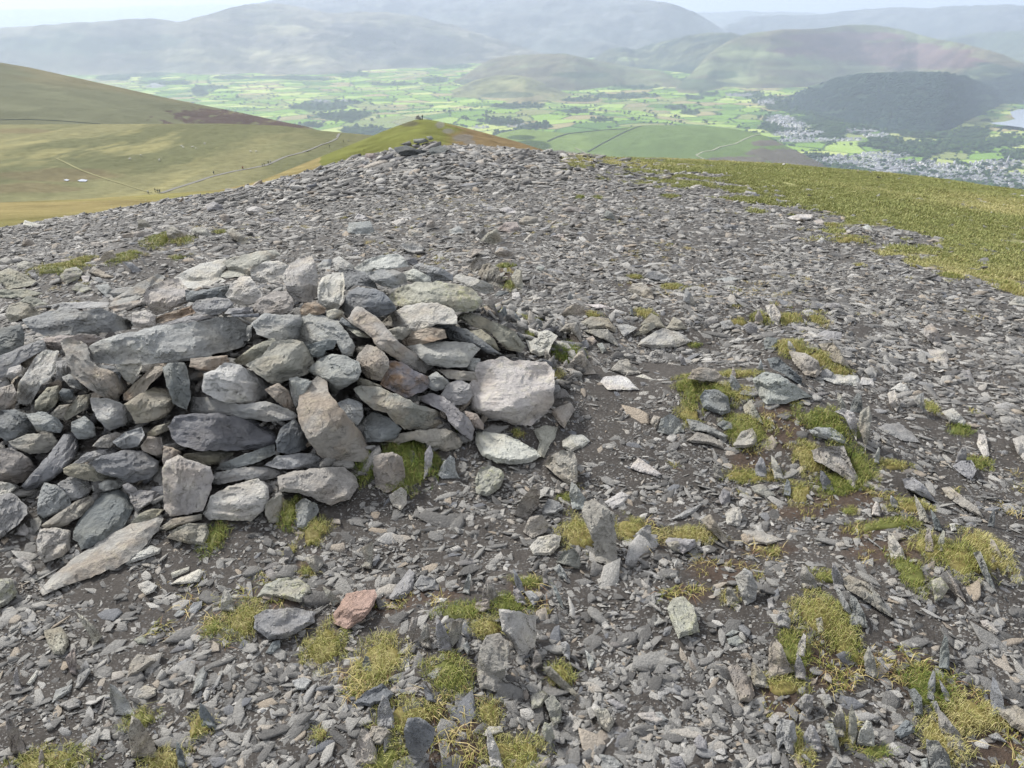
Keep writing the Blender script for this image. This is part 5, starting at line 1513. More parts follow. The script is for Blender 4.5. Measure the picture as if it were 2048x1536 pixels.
ESTATE = [(1562, 240, 32, 9), (1590, 252, 30, 9), (1600, 268, 55, 7), (1670, 280, 60, 3), (1720, 262, 36, 4), (1755, 272, 30, 5), (1610, 281, 60, 4), (1535, 205, 20, 7), (640, 203, 22, 3), (690, 201, 14, 2), (308, 172, 22, 4), (1040, 252, 25, 2), (960, 255, 20, 2), (1478, 190, 30, 3)]
def c_valley(u, v, P, t=None):
    x, y = P[:, 0], P[:, 1]; D = np.hypot(x, y)
    sc = 1.0
    idc, de = cells(x, y)
    pal = np.array([(.165, .28, .055), (.24, .37, .07), (.33, .45, .11), (.11, .20, .05), (.44, .51, .16), (.24, .28, .10), (.19, .32, .06), (.34, .30, .15)])  # field greens brightened: the sunnier light on the valley is in the colour
    C = pal[np.clip((idc * 8).astype(int), 0, 7)]
    C = C * .88 * (1 + .14 * fbm(x / 130, y / 130, 155, 4))[:, None]
    hd = 1 - sst(5, 12 + D * .0022, de)
    C = mixc(C, (.035, .06, .025), hd * .85 * (fbm(x / 220, y / 220, 156, 3) > -.35))
    rough = sst(.1, .4, fbm(x / 600, y / 600, 157, 3)) * .55
    C = mixc(C, (.22, .21, .11), rough * (idc > .5))
    C = mixc(C, (.27, .20, .13), blob(u, v, [(1160, 200, 60, 7), (1050, 205, 40, 4), (1200, 192, 30, 3)], 41) * .7)
    C = mixc(C, (.035, .06, .03), blob(u, v, WOODS, 42, .5, .05, .12) * .95)
    C = mixc(C, (.24, .235, .23), blob(u, v, TOWN + ESTATE, 43, .35, .06, .2) * .7)
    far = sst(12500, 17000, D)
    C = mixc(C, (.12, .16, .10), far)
    return C
def build_valley():
    vs = np.concatenate([np.arange(520, 400, -8), np.arange(400, 120, -.85), np.arange(120, 47, -2.5)])
    us = np.concatenate([np.arange(-420, -30, 4), np.arange(-30, 2080, 1.6), np.arange(2080, 2500, 4)])
    uu, vv = np.meshgrid(us, vs)
    P = vhit(uu, vv)
    V = P.reshape(-1, 3); u, v = uu.ravel(), vv.ravel()
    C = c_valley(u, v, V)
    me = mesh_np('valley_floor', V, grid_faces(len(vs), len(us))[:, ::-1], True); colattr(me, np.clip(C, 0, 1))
    link('valley_floor', me, M_FARM, kind='structure')
    # plain under everything, out to the horizon
    n = 96; a = np.linspace(0, 2 * math.pi, n, endpoint=False)
    Vp = np.concatenate([np.stack([np.cos(a) * r_, np.sin(a) * r_, np.full(n, VZ - 45.)], -1) for r_ in (50, 3000, 15000, 55000)])
    i = np.arange(n); Fp = np.concatenate([np.stack([i + k * n, (i + 1) % n + k * n, (i + 1) % n + (k + 1) * n, i + (k + 1) * n], 1) for k in range(3)])
    me = mesh_np('lowland_ground', Vp, Fp[:, ::-1]); colattr(me, np.tile([.12, .16, .09], (len(Vp), 1)))
    link('lowland_ground', me, M_FARM, kind='structure')
build_valley()
# lake
def flat_patch(name, pts, z, mat, **kw):
    q = poly_uv(pts); d = ray(q[:, 0], q[:, 1]); t = (z - CAMZ) / d[:, 2]
    P = d * t[:, None]; P[:, 2] += CAMZ
    b = bpy.data.meshes.new(name); b.from_pydata([tuple(p) for p in P], [], [tuple(range(len(P)))]); b.update()
    return link(name, b, mat, **kw)
MW = NT('lake_water'); MW.b.inputs['Base Color'].default_value = (.30, .34, .40, 1); MW.b.inputs['Roughness'].default_value = .25
_n = MW.noise(MW.n('TexCoord').outputs['Object'], .05, 3); MW.bump(_n, .2, .3)
flat_patch('lake_water', '1978,246 1995,249 2015,251 2040,254 2070,262 2140,268 2260,262 2260,218 2140,214 2060,217 2035,219 2020,224 2024,232 2030,238 2010,243', VZ + 26, MW.m, kind='structure')

# --- fells beyond the valley
def fell(base, alt, s, patches=(), dark=(.06, .09, .04), woods=()):
    def f(u, v, P, t):
        x, y = P[:, 0], P[:, 1]
        zz = P[:, 2] * 2.4; n = fbm(x / 900, (y + zz) / 900, s, 5, .6); n2 = fbm(x / 240, (y + zz) / 200, s + 1, 5, .6)
        C = np.tile(np.array(base), (len(u), 1)); C = mixc(C, alt, sst(-.15, .3, n + .4 * n2))
        for col, its, k in patches: C = mixc(C, col, blob(u, v, its, s + 3, .6, .02, .06) * k)
        if woods: C = mixc(C, dark, blob(u, v, woods, s + 5, .45, .04, .1) * .95)
        n3 = fbm(x / 170, P[:, 2] / 55 + y / 1200, s + 9, 4, .6)
        return C * (1 + .8 * n2 + .45 * n + .4 * n3)[:, None]
    return f
KW = dict(mat=M_HILL, floor=True)
sheet('wooded_crag', '1520,206,5600 1580,192,5700 1620,174,5800 1680,156,5900 1740,147,6000 1800,147,6000 1850,143,6000 1930,152,5900 1970,166,5700 2020,190,5600 2060,205,5500 2200,208,5500 2400,208,5500',
      '1520,212,5200 1580,218,5100 1640,232,5000 1700,248,4900 1800,268,4800 1880,270,4700 1950,236,4700 2000,214,4700 2100,212,4700 2400,212,4700', 'scurve',
      fell((.05, .075, .055), (.065, .09, .06), 201, [((.12, .15, .07), [(1560, 190, 40, 12)], .8), ((.10, .10, .10), [(1890, 180, 14, 4), (1870, 190, 8, 4)], .6)]), nzamp=20, nzs=420, seed=43, **KW)
sheet('heather_fell', '1330,190,8000 1380,150,8100 1420,105,8200 1460,80,8300 1500,66,8400 1560,60,8500 1640,57,8500 1700,49,8600 1750,50,8600 1800,58,8500 1860,75,8400 1930,88,8300 1990,104,8200 2060,130,8100 2200,170,8000 2400,200,8000',
      '1330,200,7200 1380,190,6900 1450,176,6600 1520,178,6500 1600,175,6400 1700,160,6300 1840,160,6300 1900,178,6300 1960,205,6300 2000,213,6300 2200,214,6300 2400,214,6300', 'scurve',
      fell((.155, .14, .085), (.135, .155, .08), 211, [((.13, .075, .085), [(1760, 100, 190, 24), (1680, 75, 150, 12), (1850, 125, 120, 14), (1620, 100, 90, 8)], .85),
           ((.05, .08, .04), [(1400, 168, 80, 12), (1450, 150, 40, 8)], .8), ((.24, .27, .13), [(1540, 160, 90, 9), (1500, 110, 60, 8), (1620, 135, 120, 5)], .6), ((.05, .075, .045), [(2020, 165, 110, 38), (1960, 190, 60, 25)], .9), ((.16, .20, .09), [(2000, 150, 40, 5), (1930, 155, 30, 5)], .6)]), nzamp=60, nzs=900, seed=53, **KW)
sheet('low_rough_hill', '860,195,6100 910,178,6100 950,160,6100 990,151,6100 1030,150,6100 1060,155,6100 1090,168,6100 1130,185,6100 1200,205,6100',
      '860,200,5600 930,196,5500 1050,206,5400 1130,205,5400 1200,210,5500', 'dome', fell((.20, .205, .09), (.25, .21, .11), 221, [((.05, .08, .04), [(1010, 190, 60, 6)], .7)]), nzamp=9, nzs=220, seed=63, nu=240, **KW)
sheet('middle_hill', '880,175,7700 930,150,7700 965,126,7700 985,117,7700 1030,110,7700 1080,108,7700 1130,107,7700 1180,118,7700 1220,126,7700 1270,135,7600 1320,142,7600 1380,170,7500',
      '880,180,7000 960,170,6800 1050,180,6500 1150,182,6500 1250,170,6700 1380,178,7000', 'dome', fell((.155, .14, .085), (.11, .125, .065), 231, [((.05, .08, .04), [(1150, 150, 60, 5), (930, 165, 30, 6)], .7)]), nzamp=14, nzs=420, seed=73, nu=300, **KW)
sheet('forest_hill', '1130,150,9200 1180,122,9300 1210,100,9300 1240,94,9300 1270,100,9300 1300,88,9300 1340,80,9400 1380,70,9500 1420,65,9500 1460,66,9500 1520,80,9500 1600,120,9400',
      '1130,155,8600 1200,140,8400 1300,138,8200 1400,150,8200 1600,170,8200', 'dome', fell((.04, .06, .04), (.09, .10, .055), 241, [((.20, .24, .10), [(1255, 118, 20, 4), (1150, 128, 60, 6)], .8)]), nzamp=50, nzs=420, seed=83, nu=300, **KW)
sheet('broad_fell', '-500,70,10500 -200,58,10500 0,56,10500 120,50,10400 200,42,10300 300,36,10300 360,44,10200 400,30,10200 450,18,10400 500,8,10600 545,5,10700 600,14,10800 650,26,10800 720,24,10900 800,26,11000 900,48,11000 980,75,11000 1060,100,10500 1130,125,10000',
      '-500,150,8600 0,152,8500 150,152,8300 300,148,8200 450,150,8000 620,150,7900 760,142,7900 860,138,7900 960,128,8200 1130,130,9000', 'scurve',
      fell((.20, .185, .14), (.15, .15, .11), 251, [((.085, .085, .085), [(760, 85, 110, 34), (860, 95, 80, 26), (700, 60, 60, 18), (830, 125, 60, 12)], .8), ((.10, .14, .09), [(180, 90, 180, 22)], .6),
           ((.30, .28, .17), [(420, 110, 160, 16), (560, 60, 90, 10), (560, 120, 130, 12)], .6)]), nzamp=110, nzs=1500, seed=93, nu=560, jag=4, **KW)
sheet('high_range', '430,25,14500 560,-4,14500 700,-14,14500 900,-18,14500 1100,-14,14500 1250,-2,14000 1310,1,13500 1350,8,13400 1390,24,13300 1420,42,13200 1445,60,13200 1500,85,13200 1560,110,13200',
      '430,110,12000 700,110,11800 900,115,11500 1100,120,11200 1300,112,11200 1450,95,11500 1560,112,12000', 'scurve',
      fell((.13, .135, .12), (.10, .11, .10), 261), nzamp=150, nzs=1600, seed=103, nu=420, jag=3, **KW)
sheet('right_range', '1420,72,14500 1450,56,14500 1490,36,14600 1530,29,14700 1570,30,14800 1620,33,15000 1680,24,15200 1740,19,15500 1800,15,15500 1850,17,15500 1900,14,15500 1960,10,15500 2000,9,15500 2060,14,15500 2200,6,15500 2400,20,15500',
      '1420,90,12500 1500,85,12000 1700,80,11500 2000,95,11500 2400,110,11500', 'scurve', fell((.10, .105, .10), (.07, .08, .08), 271), nzamp=150, nzs=1500, seed=113, nu=420, jag=4, **KW)
sheet('middle_range', '1840,90,11500 1900,76,11500 1960,64,11500 2010,62,11500 2070,60,11500 2200,50,11500 2400,60,11500', '1840,120,10000 1950,120,10000 2100,140,10000 2400,150,10000', 'scurve',
      fell((.10, .12, .08), (.07, .09, .06), 281), nzamp=80, nzs=900, seed=123, nu=200, jag=3, **KW)
sheet('distant_hills', '1250,32,24000 1400,26,24000 1480,22,24000 1540,24,24000 1620,27,24000 1750,36,24000', '1250,60,20000 1500,60,20000 1750,60,20000', 'dome', fell((.12, .14, .10), (.10, .12, .09), 291), nzamp=60, nzs=2500, seed=133, nu=200, jag=3, **KW)
sheet('distant_lowland', '-600,30,26000 -200,22,26000 0,20,26000 150,17,26000 300,12,26000 420,8,26000 560,10,26000', '-600,60,16000 0,55,16000 300,46,15000 560,40,15000', 'dome', fell((.15, .17, .12), (.11, .13, .09), 301, [((.05, .07, .06), [(90, 48, 90, 4)], .8)]), nzamp=60, nzs=2500, seed=143, nu=240, jag=3, **KW)

# --- tracks, walls
M_TRACK = mat_flat('track_gravel', (.165, .16, .145), .9)
M_TRACKG = mat_flat('worn_grass', (.215, .205, .10), .95)
M_TRACKL = mat_flat('pale_track', (.25, .26, .17), .95)
M_WALL = mat_flat('dry_stone', (.055, .065, .05), .95)
ribbon('gravel_path', 'moor_plateau', '322,386 335,382 352,376 375,369 400,361 420,354 440,349 470,342 500,337 530,331 545,325 560,318 575,312 600,306 620,299 640,290 660,284 672,278 677,270 680,264', 2.2, M_TRACK, .08, kind='structure')
ribbon('grass_path', 'moor_plateau', '303,386 275,378 250,370 220,361 190,351 165,342 150,335 130,325 110,316', .9, M_TRACKG, .2, kind='structure')
ribbon('fell_fence', 'grassy_fell', '0,240 50,239 110,241 160,245 200,248', 1.2, M_WALL, .5, label='dark fence line crossing the foot of the big left fell', cat='fence', height=.35)
ribbon('hill_path', 'green_hill', '1392,311 1405,304 1425,301 1440,294 1470,288 1490,278 1508,271 1520,269', 8, M_TRACKL, 1.0, kind='structure')
ribbon('hill_path', 'green_hill', '1392,311 1410,320 1440,330', 7, M_TRACKL, 1.0, kind='structure')
ribbon('hill_path', 'green_hill', '1150,296 1165,303 1175,310 1180,318', 7, M_TRACKL, 1.0, kind='structure')
ribbon('dry_stone_wall', 'green_hill', '1176,304 1200,290 1225,277 1250,264 1275,254 1290,251', 5, M_WALL, 1, label='dark wall climbing straight over the smooth green hill', cat='wall', height=2.2, group='walls on the green hill')
ribbon('dry_stone_wall', 'green_hill', '1095,283 1115,274 1135,268 1170,264 1210,260 1255,258', 5, M_WALL, 1, label='dark wall along the left crest of the smooth green hill', cat='wall', height=2.2, group='walls on the green hill')
M_POOL = mat_flat('pool_water', (.36, .38, .42), .3)
for k_, (s_, l_) in enumerate([('127,361 133,359 140,361 134,363', 0), ('155,362 164,359 176,361 172,364 160,364', 0)]):
    P_ = [cast('moor_plateau', a, b) for a, b in poly_uv(s_)]
    me_ = bpy.data.meshes.new('pool_water'); me_.from_pydata([tuple(p + np.array([0, 0, .25])) for p in P_], [], [tuple(range(len(P_)))]); me_.update()
    link('pool_water', me_, M_POOL, kind='structure')
# ---------------------------------------------------------------- haze
def haze_box():
    x0, x1, y0, y1, z0, z1 = -58000, 58000, -58000, 58000, VZ - 47, 260
    me = bpy.data.meshes.new('haze')
    me.from_pydata([(x, y, z) for z in (z0, z1) for y in (y0, y1) for x in (x0, x1)], [],
                   [(0, 2, 3, 1), (4, 5, 7, 6), (0, 1, 5, 4), (2, 6, 7, 3), (0, 4, 6, 2), (1, 3, 7, 5)])
    m = bpy.data.materials.new('haze_air'); m.use_nodes = True; t = m.node_tree
    t.nodes.remove(t.nodes['Principled BSDF']); v = t.nodes.new('ShaderNodeVolumePrincipled')
    v.inputs['Color'].default_value = (.70, .79, 1.0, 1); v.inputs['Density'].default_value = HAZE_D
    v.inputs['Anisotropy'].default_value = .28
    t.links.new(v.outputs[0], t.nodes['Material Output'].inputs['Volume'])
    link('haze', me, m, kind='stuff')
HAZE_D = 0.000074
haze_box()

# ---------------------------------------------------------------- valley trees and woods
def crown_mesh(name, seed, h, w_, sub=1, trunk=True):
    r = np.random.default_rng(seed); Vs = []; Fs = []; n = 0
    import bmesh
    for k in range(5):
        bm = bmesh.new(); bmesh.ops.create_icosphere(bm, subdivisions=sub, radius=1)
        V = np.array([v.co[:] for v in bm.verts]); F_ = np.array([[v.index for v in f.verts] for f in bm.faces]); bm.free()
        V = V * (1 + r.uniform(-.22, .22, (len(V), 1)))
        c = np.array([r.normal(0, .26) * w_, r.normal(0, .26) * w_, h * (.62 + r.uniform(-.16, .2))])
        Vs.append(V * np.array([w_ * .34, w_ * .34, h * .27]) * r.uniform(.75, 1.15) + c); Fs.append(F_ + n); n += len(V)
    return np.concatenate(Vs), np.concatenate(Fs)

def merged_trees(name, pts, hs, seed, mat, col, label, cat, kind='stuff', var=6):
    r = np.random.default_rng(seed)
    base = [crown_mesh('c', seed + i, 1, 1.0) for i in range(var)]
    VV = []; FF = []; CC = []; n = 0
    which = r.integers(0, var, len(pts))
    for k in range(var):
        bv, bf = base[k]; idx = np.where(which == k)[0]
        if not len(idx): continue
        s = hs[idx][:, None, None]
        V = bv[None] * s * np.array([1., 1., .9]) + pts[idx][:, None, :]
        VV.append(V.reshape(-1, 3)); m = len(bv)
        FF.append((bf[None] + (np.arange(len(idx)) * m)[:, None, None]).reshape(-1, 3) + n); n += len(idx) * m
        CC.append(np.repeat(np.array(col)[None] * r.uniform(.7, 1.4, (len(idx), 1)) * np.array([r.uniform(.9, 1.2), 1, 1]), m, 0))
    me = mesh_np(name, np.concatenate(VV), np.concatenate(FF), False); colattr(me, np.concatenate(CC))
    return link(name, me, mat, label=label, cat=cat, kind=kind)

M_WOOD = mat_col('tree_leaves', .95, .2, .2, spec=.02)
M_BARK = mat_flat('tree_bark', (.09, .07, .05), .95)

def wood_points():
    r = np.random.default_rng(77)
    u = r.uniform(-60, 2110, 420000); v = r.uniform(118, 400, 420000)
    P = vhit(u, v)
    m = blob(u, v, WOODS, 42, .5, .05, .12)
    _, de = cells(P[:, 0], P[:, 1])
    D = np.hypot(P[:, 0], P[:, 1])
    hedge = (de < 7) & (fbm(P[:, 0] / 160, P[:, 1] / 160, 158, 3) > .02)
    town = blob(u, v, TOWN + ESTATE, 43, .35, .06, .2)
    m = np.where(town > .3, 0, m)
    pr = np.where(m > .5, .09, 0) + hedge * .45 * (m < .5) + (town > .5) * .012 + .0004
    pr = pr * np.clip((v - 90) / 160, .3, 1.4)
    k = r.random(len(u)) < pr
    return P[k], u[k], v[k], m[k], D[k]
WP, WU, WV, WM, WD = wood_points()
print('valley trees', len(WP))
rw = np.random.default_rng(78)
# 300 that show largest as trees of their own: lone and hedgerow trees nearest the camera
vis = (WU > 0) & (WU < 2048) & (WM < .5) & (WV < np.interp(WU, [0, 600, 760, 840, 1130, 1500, 1640, 2048], [120, 245, 250, 235, 250, 255, 330, 380]))
cand = np.where(vis)[0]; cand = cand[np.argsort(WD[cand])][:1500]; cand = rw.permutation(cand)[:230]
solo = np.zeros(len(WP), bool); solo[cand] = True
merged_trees('woodland', WP[~solo] - np.array([0, 0, 1.0]), rw.uniform(13, 24, (~solo).sum()) * np.where(WM[~solo] > .5, 1, .62), 500, M_WOOD, (.05, .085, .035),
             'dark woods and hedgerow trees spread over the green valley fields', 'woodland')
# forest on the crag
def crag_points(name, n, its, seed, ulim, vlim):
    r = np.random.default_rng(seed); out = []
    u = r.uniform(*ulim, n); v = r.uniform(*vlim, n)
    m = its(u, v)
    for a, b in zip(u[m], v[m]):
        p = cast(name, a, b)
        if p is not None: out.append(p)
    return np.array(out)
CRP = crag_points('wooded_crag', 11000, lambda u, v: (fbm(u * .02, v * .06, 601, 3) > -.35) & ((u < 1965) | (v < 205)), 79, (1570, 2060), (146, 272))
CR2 = crag_points('heather_fell', 3000, lambda u, v: (fbm(u * .02, v * .06, 602, 3) > -.3) & (v > np.interp(u, [1880, 1960, 2060], [190, 165, 140])), 80, (1880, 2110), (140, 213))
if len(CR2): CRP = np.concatenate([CRP, CR2])
print('crag trees', len(CRP))
merged_trees('crag_forest', CRP - np.array([0, 0, 2.]), rw.uniform(13, 19, len(CRP)), 520, M_WOOD, (.055, .085, .07), 'dense dark forest covering the crag above the lake', 'forest')  # lighter, bluer leaves: some of the distance haze is in the colour
# the lone trees, each > crown, trunk
def tree_proto(seed, tall):
    V, F_ = crown_mesh('crown', seed, 1, 1.0, 2)
    me = mesh_np('crown', V * np.array([1, 1, tall]), F_); colattr(me, np.tile(np.array([.045, .075, .035]) * (1 + .1 * (seed % 3)), (len(V), 1))); me.materials.append(M_WOOD)
    a = np.linspace(0, 2 * math.pi, 7, endpoint=False)
    Vt = np.concatenate([np.stack([np.cos(a) * q, np.sin(a) * q, np.full(7, z)], -1) for q, z in ((.05, -.05), (.035, .25), (.02, .6))]); i = np.arange(7)
    Ft = np.concatenate([np.stack([i + k * 7, (i + 1) % 7 + k * 7, (i + 1) % 7 + (k + 1) * 7, i + (k + 1) * 7], 1) for k in range(2)])
    mt = mesh_np('trunk', Vt, Ft); mt.materials.append(M_BARK)
    return me, mt
PR = [tree_proto(540 + i, 1.0 + .12 * (i % 3)) for i in range(5)]
LONE = []
for k, i in enumerate(cand):
    cm, tm_ = PR[k % 5]
    e = link('hedgerow_tree', None, None, cat='tree', group='lone trees scattered along the valley hedges', loc=tuple(WP[i]))
    e['label'] = 'small dark round tree standing in the valley hedges below the fells'
    s_ = float(rw.uniform(12, 19)); e.scale = (s_, s_, s_); e.rotation_euler = (0, 0, float(rw.uniform(0, 6)))
    c = link('crown', cm, None, parent=e); t_ = link('trunk', tm_, None, parent=e)
# ---------------------------------------------------------------- houses
M_HW = mat_flat('house_render', (.80, .80, .78), .8); M_HS = mat_flat('house_stone', (.34, .33, .32), .9); M_HR = mat_flat('roof_slate', (.34, .345, .37), .6)
M_HWW = mat_flat('caravan_white', (.75, .75, .74), .5); M_WIN = mat_flat('window_glass', (.05, .06, .07), .2)
def box(x0, x1, y0, y1, z0, z1):
    V = np.array([(x, y, z) for z in (z0, z1) for y in (y0, y1) for x in (x0, x1)], float)
    return V, np.array([(0, 2, 3, 1), (4, 5, 7, 6), (0, 1, 5, 4), (2, 6, 7, 3), (0, 4, 6, 2), (1, 3, 7, 5)])
def join(lst):
    n = 0; VV = []; FF = []
    for V, F_ in lst: VV.append(V); FF.append(F_ + n); n += len(V)
    return np.concatenate(VV), np.concatenate(FF)
def house_parts(L, W_, h, rh):
    wall = box(-L / 2, L / 2, -W_ / 2, W_ / 2, -3, h)
    o = .5
    Vr = np.array([(-L / 2 - o, -W_ / 2 - o, h - .2), (L / 2 + o, -W_ / 2 - o, h - .2), (L / 2 + o, W_ / 2 + o, h - .2), (-L / 2 - o, W_ / 2 + o, h - .2),
                   (-L / 2 - o, 0, h + rh), (L / 2 + o, 0, h + rh)], float)
    Fr = [(0, 1, 5, 4), (2, 3, 4, 5), (0, 3, 2, 1)]; Tr = [(0, 4, 3), (1, 2, 5)]
    ch = box(L * .3, L * .3 + 1, -.5, .5, h + rh * .4, h + rh + 1.2)
    wins = [box(x, x + 1.2, -W_ / 2 - .06, -W_ / 2 + .02, z, z + 1.3) for x in np.arange(-L / 2 + 1, L / 2 - 1.5, 2.6) for z in (1.0, 3.4) if z + 1.3 < h]
    return wall, (Vr, Fr, Tr), ch, wins
HOUSEK = []
for (L, W_, h, rh, mw) in ((12, 9, 7.2, 2.4, M_HW), (15, 9, 7.5, 3, M_HS), (11, 9, 7, 2.6, M_HW), (22, 9, 8.2, 3, M_HS), (20, 10, 8, 2.4, M_HW)):
    wall, roof, ch, wins = house_parts(L, W_, h, rh)
    mwall = mesh_np('wall', *wall); mwall.materials.append(mw)
    mr = mesh_np('roof', roof[0], [np.array(roof[1]), np.array(roof[2])]); mr.materials.append(M_HR)
    mc = mesh_np('chimney', *ch); mc.materials.append(M_HS)
    mwi = mesh_np('window', *join(wins)) if wins else None
    if mwi: mwi.materials.append(M_WIN)
    HOUSEK.append((mwall, mr, mc, mwi, wall, roof, mw))
def town_points(n, seed):
    r = np.random.default_rng(seed); its = TOWN + ESTATE
    u = r.uniform(250, 2100, n); v = r.uniform(160, 392, n)
    m = blob(u, v, its, 43, .35, .06, .2) > .5
    P = vhit(u, v); st = np.abs(((P[:, 0] * .8 + P[:, 1] * .6) / 42) % 1 - .5) > .12       # streets left clear
    k = m & st
    return P[k], u[k], v[k]
TP, TU, TV = town_points(42000, 88)
# drop houses that would stand in one another
seen = {}; kp = []
for i in range(len(TP)):
    key = (int(TP[i, 0] // 17), int(TP[i, 1] // 19))
    if key in seen: continue
    seen[key] = 1; kp.append(i)
kp = np.array(kp); TP, TU, TV = TP[kp], TU[kp], TV[kp]
print('houses', len(TP))
rh_ = np.random.default_rng(89)
clear = TV < np.interp(TU, [0, 600, 1130, 1500, 1640, 1800, 2048], [120, 245, 250, 250, 325, 348, 380])
order = np.argsort(np.hypot(TP[:, 0], TP[:, 1]) + ~clear * 1e5 + (TU > 2048) * 1e5)
big = set(order[rh_.permutation(min(700, len(order)))[:240]].tolist())
def yaw_at(p): return .6 + .9 * float(np.round(vn(p[0] / 260, p[1] / 260, 91) * 2) / 2) + float(rh_.normal(0, .12))
acc = {'w': [], 's': [], 'r': []}
WHITE = {True: 0, False: 1}
accV = {0: [], 1: [], 2: []}; accF = {0: [], 1: [], 2: []}; accn = {0: 0, 1: 0, 2: 0}
def add_to(k, V, F_):
    accV[k].append(V); accF[k] += [tuple(int(a) + accn[k] for a in f) for f in F_]; accn[k] += len(V)
for i in range(len(TP)):
    p = TP[i]; hk = int(rh_.choice([0, 0, 1, 2, 2, 3, 4])); mwall, mr, mc, mwi, wall, roof, mw = HOUSEK[hk]; yw = yaw_at(p)
    if i in big:
        e = link('house', None, None, cat='house', group='houses of the valley town', loc=(p[0], p[1], p[2]))
        e['label'] = 'small white or stone house with slate roof in the crowded valley town'
        e.rotation_euler = (0, 0, yw)
        link('wall', mwall, None, parent=e); rr2 = link('roof', mr, None, parent=e); link('chimney', mc, None, parent=rr2)
        if mwi: link('window', mwi, None, parent=e)
    else:
        c, s = math.cos(yw), math.sin(yw); M_ = np.array([[c, s, 0], [-s, c, 0], [0, 0, 1]])
        add_to(0 if mw is M_HW else 1, wall[0] @ M_ + p, wall[1]); add_to(2, roof[0] @ M_ + p, list(roof[1]) + list(roof[2]))
me = bpy.data.meshes.new('town_houses')
off1 = accn[0]; off2 = accn[0] + accn[1]
Vall = np.concatenate(accV[0] + accV[1] + accV[2])
Fall = accF[0] + [tuple(a + off1 for a in f) for f in accF[1]] + [tuple(a + off2 for a in f) for f in accF[2]]
me.from_pydata(Vall.tolist(), [], Fall); me.materials.append(M_HW); me.materials.append(M_HS); me.materials.append(M_HR)
mi = np.concatenate([np.zeros(len(accF[0]), np.int32), np.ones(len(accF[1]), np.int32), np.full(len(accF[2]), 2, np.int32)])
me.polygons.foreach_set('material_index', mi)
link('town_houses', me, None, kind='stuff', label='crowded pale houses and slate roofs of the valley town seen from above', cat='town')
# church spire
def church():
    p = vhit(np.array([2012.]), np.array([332.]))[0]
    e = link('church', None, None, cat='church', label='stone church with a tall pointed spire in the valley town', loc=tuple(p))
    link('tower', mesh_np('tower', *box(-4, 4, -4, 4, -3, 24)), M_HS, parent=e)
    V = np.array([(-4.3, -4.3, 24), (4.3, -4.3, 24), (4.3, 4.3, 24), (-4.3, 4.3, 24), (0, 0, 58)], float)
    link('spire', mesh_np('spire', V, [np.array([(0, 1, 4), (1, 2, 4), (2, 3, 4), (3, 0, 4)])]), M_HR, parent=e)
    link('nave', mesh_np('nave', *box(-34, -4.05, -7, 7, -3, 11)), M_HS, parent=e)
    Vr = np.array([(-34.5, -8, 10.8), (-4.1, -8, 10.8), (-4.1, 8, 10.8), (-34.5, 8, 10.8), (-34.5, 0, 18), (-4.1, 0, 18)], float)
    link('roof', mesh_np('roof', Vr, [np.array([(0, 1, 5, 4), (2, 3, 4, 5)]), np.array([(0, 4, 3), (1, 2, 5)])]), M_HR, parent=e)
church()

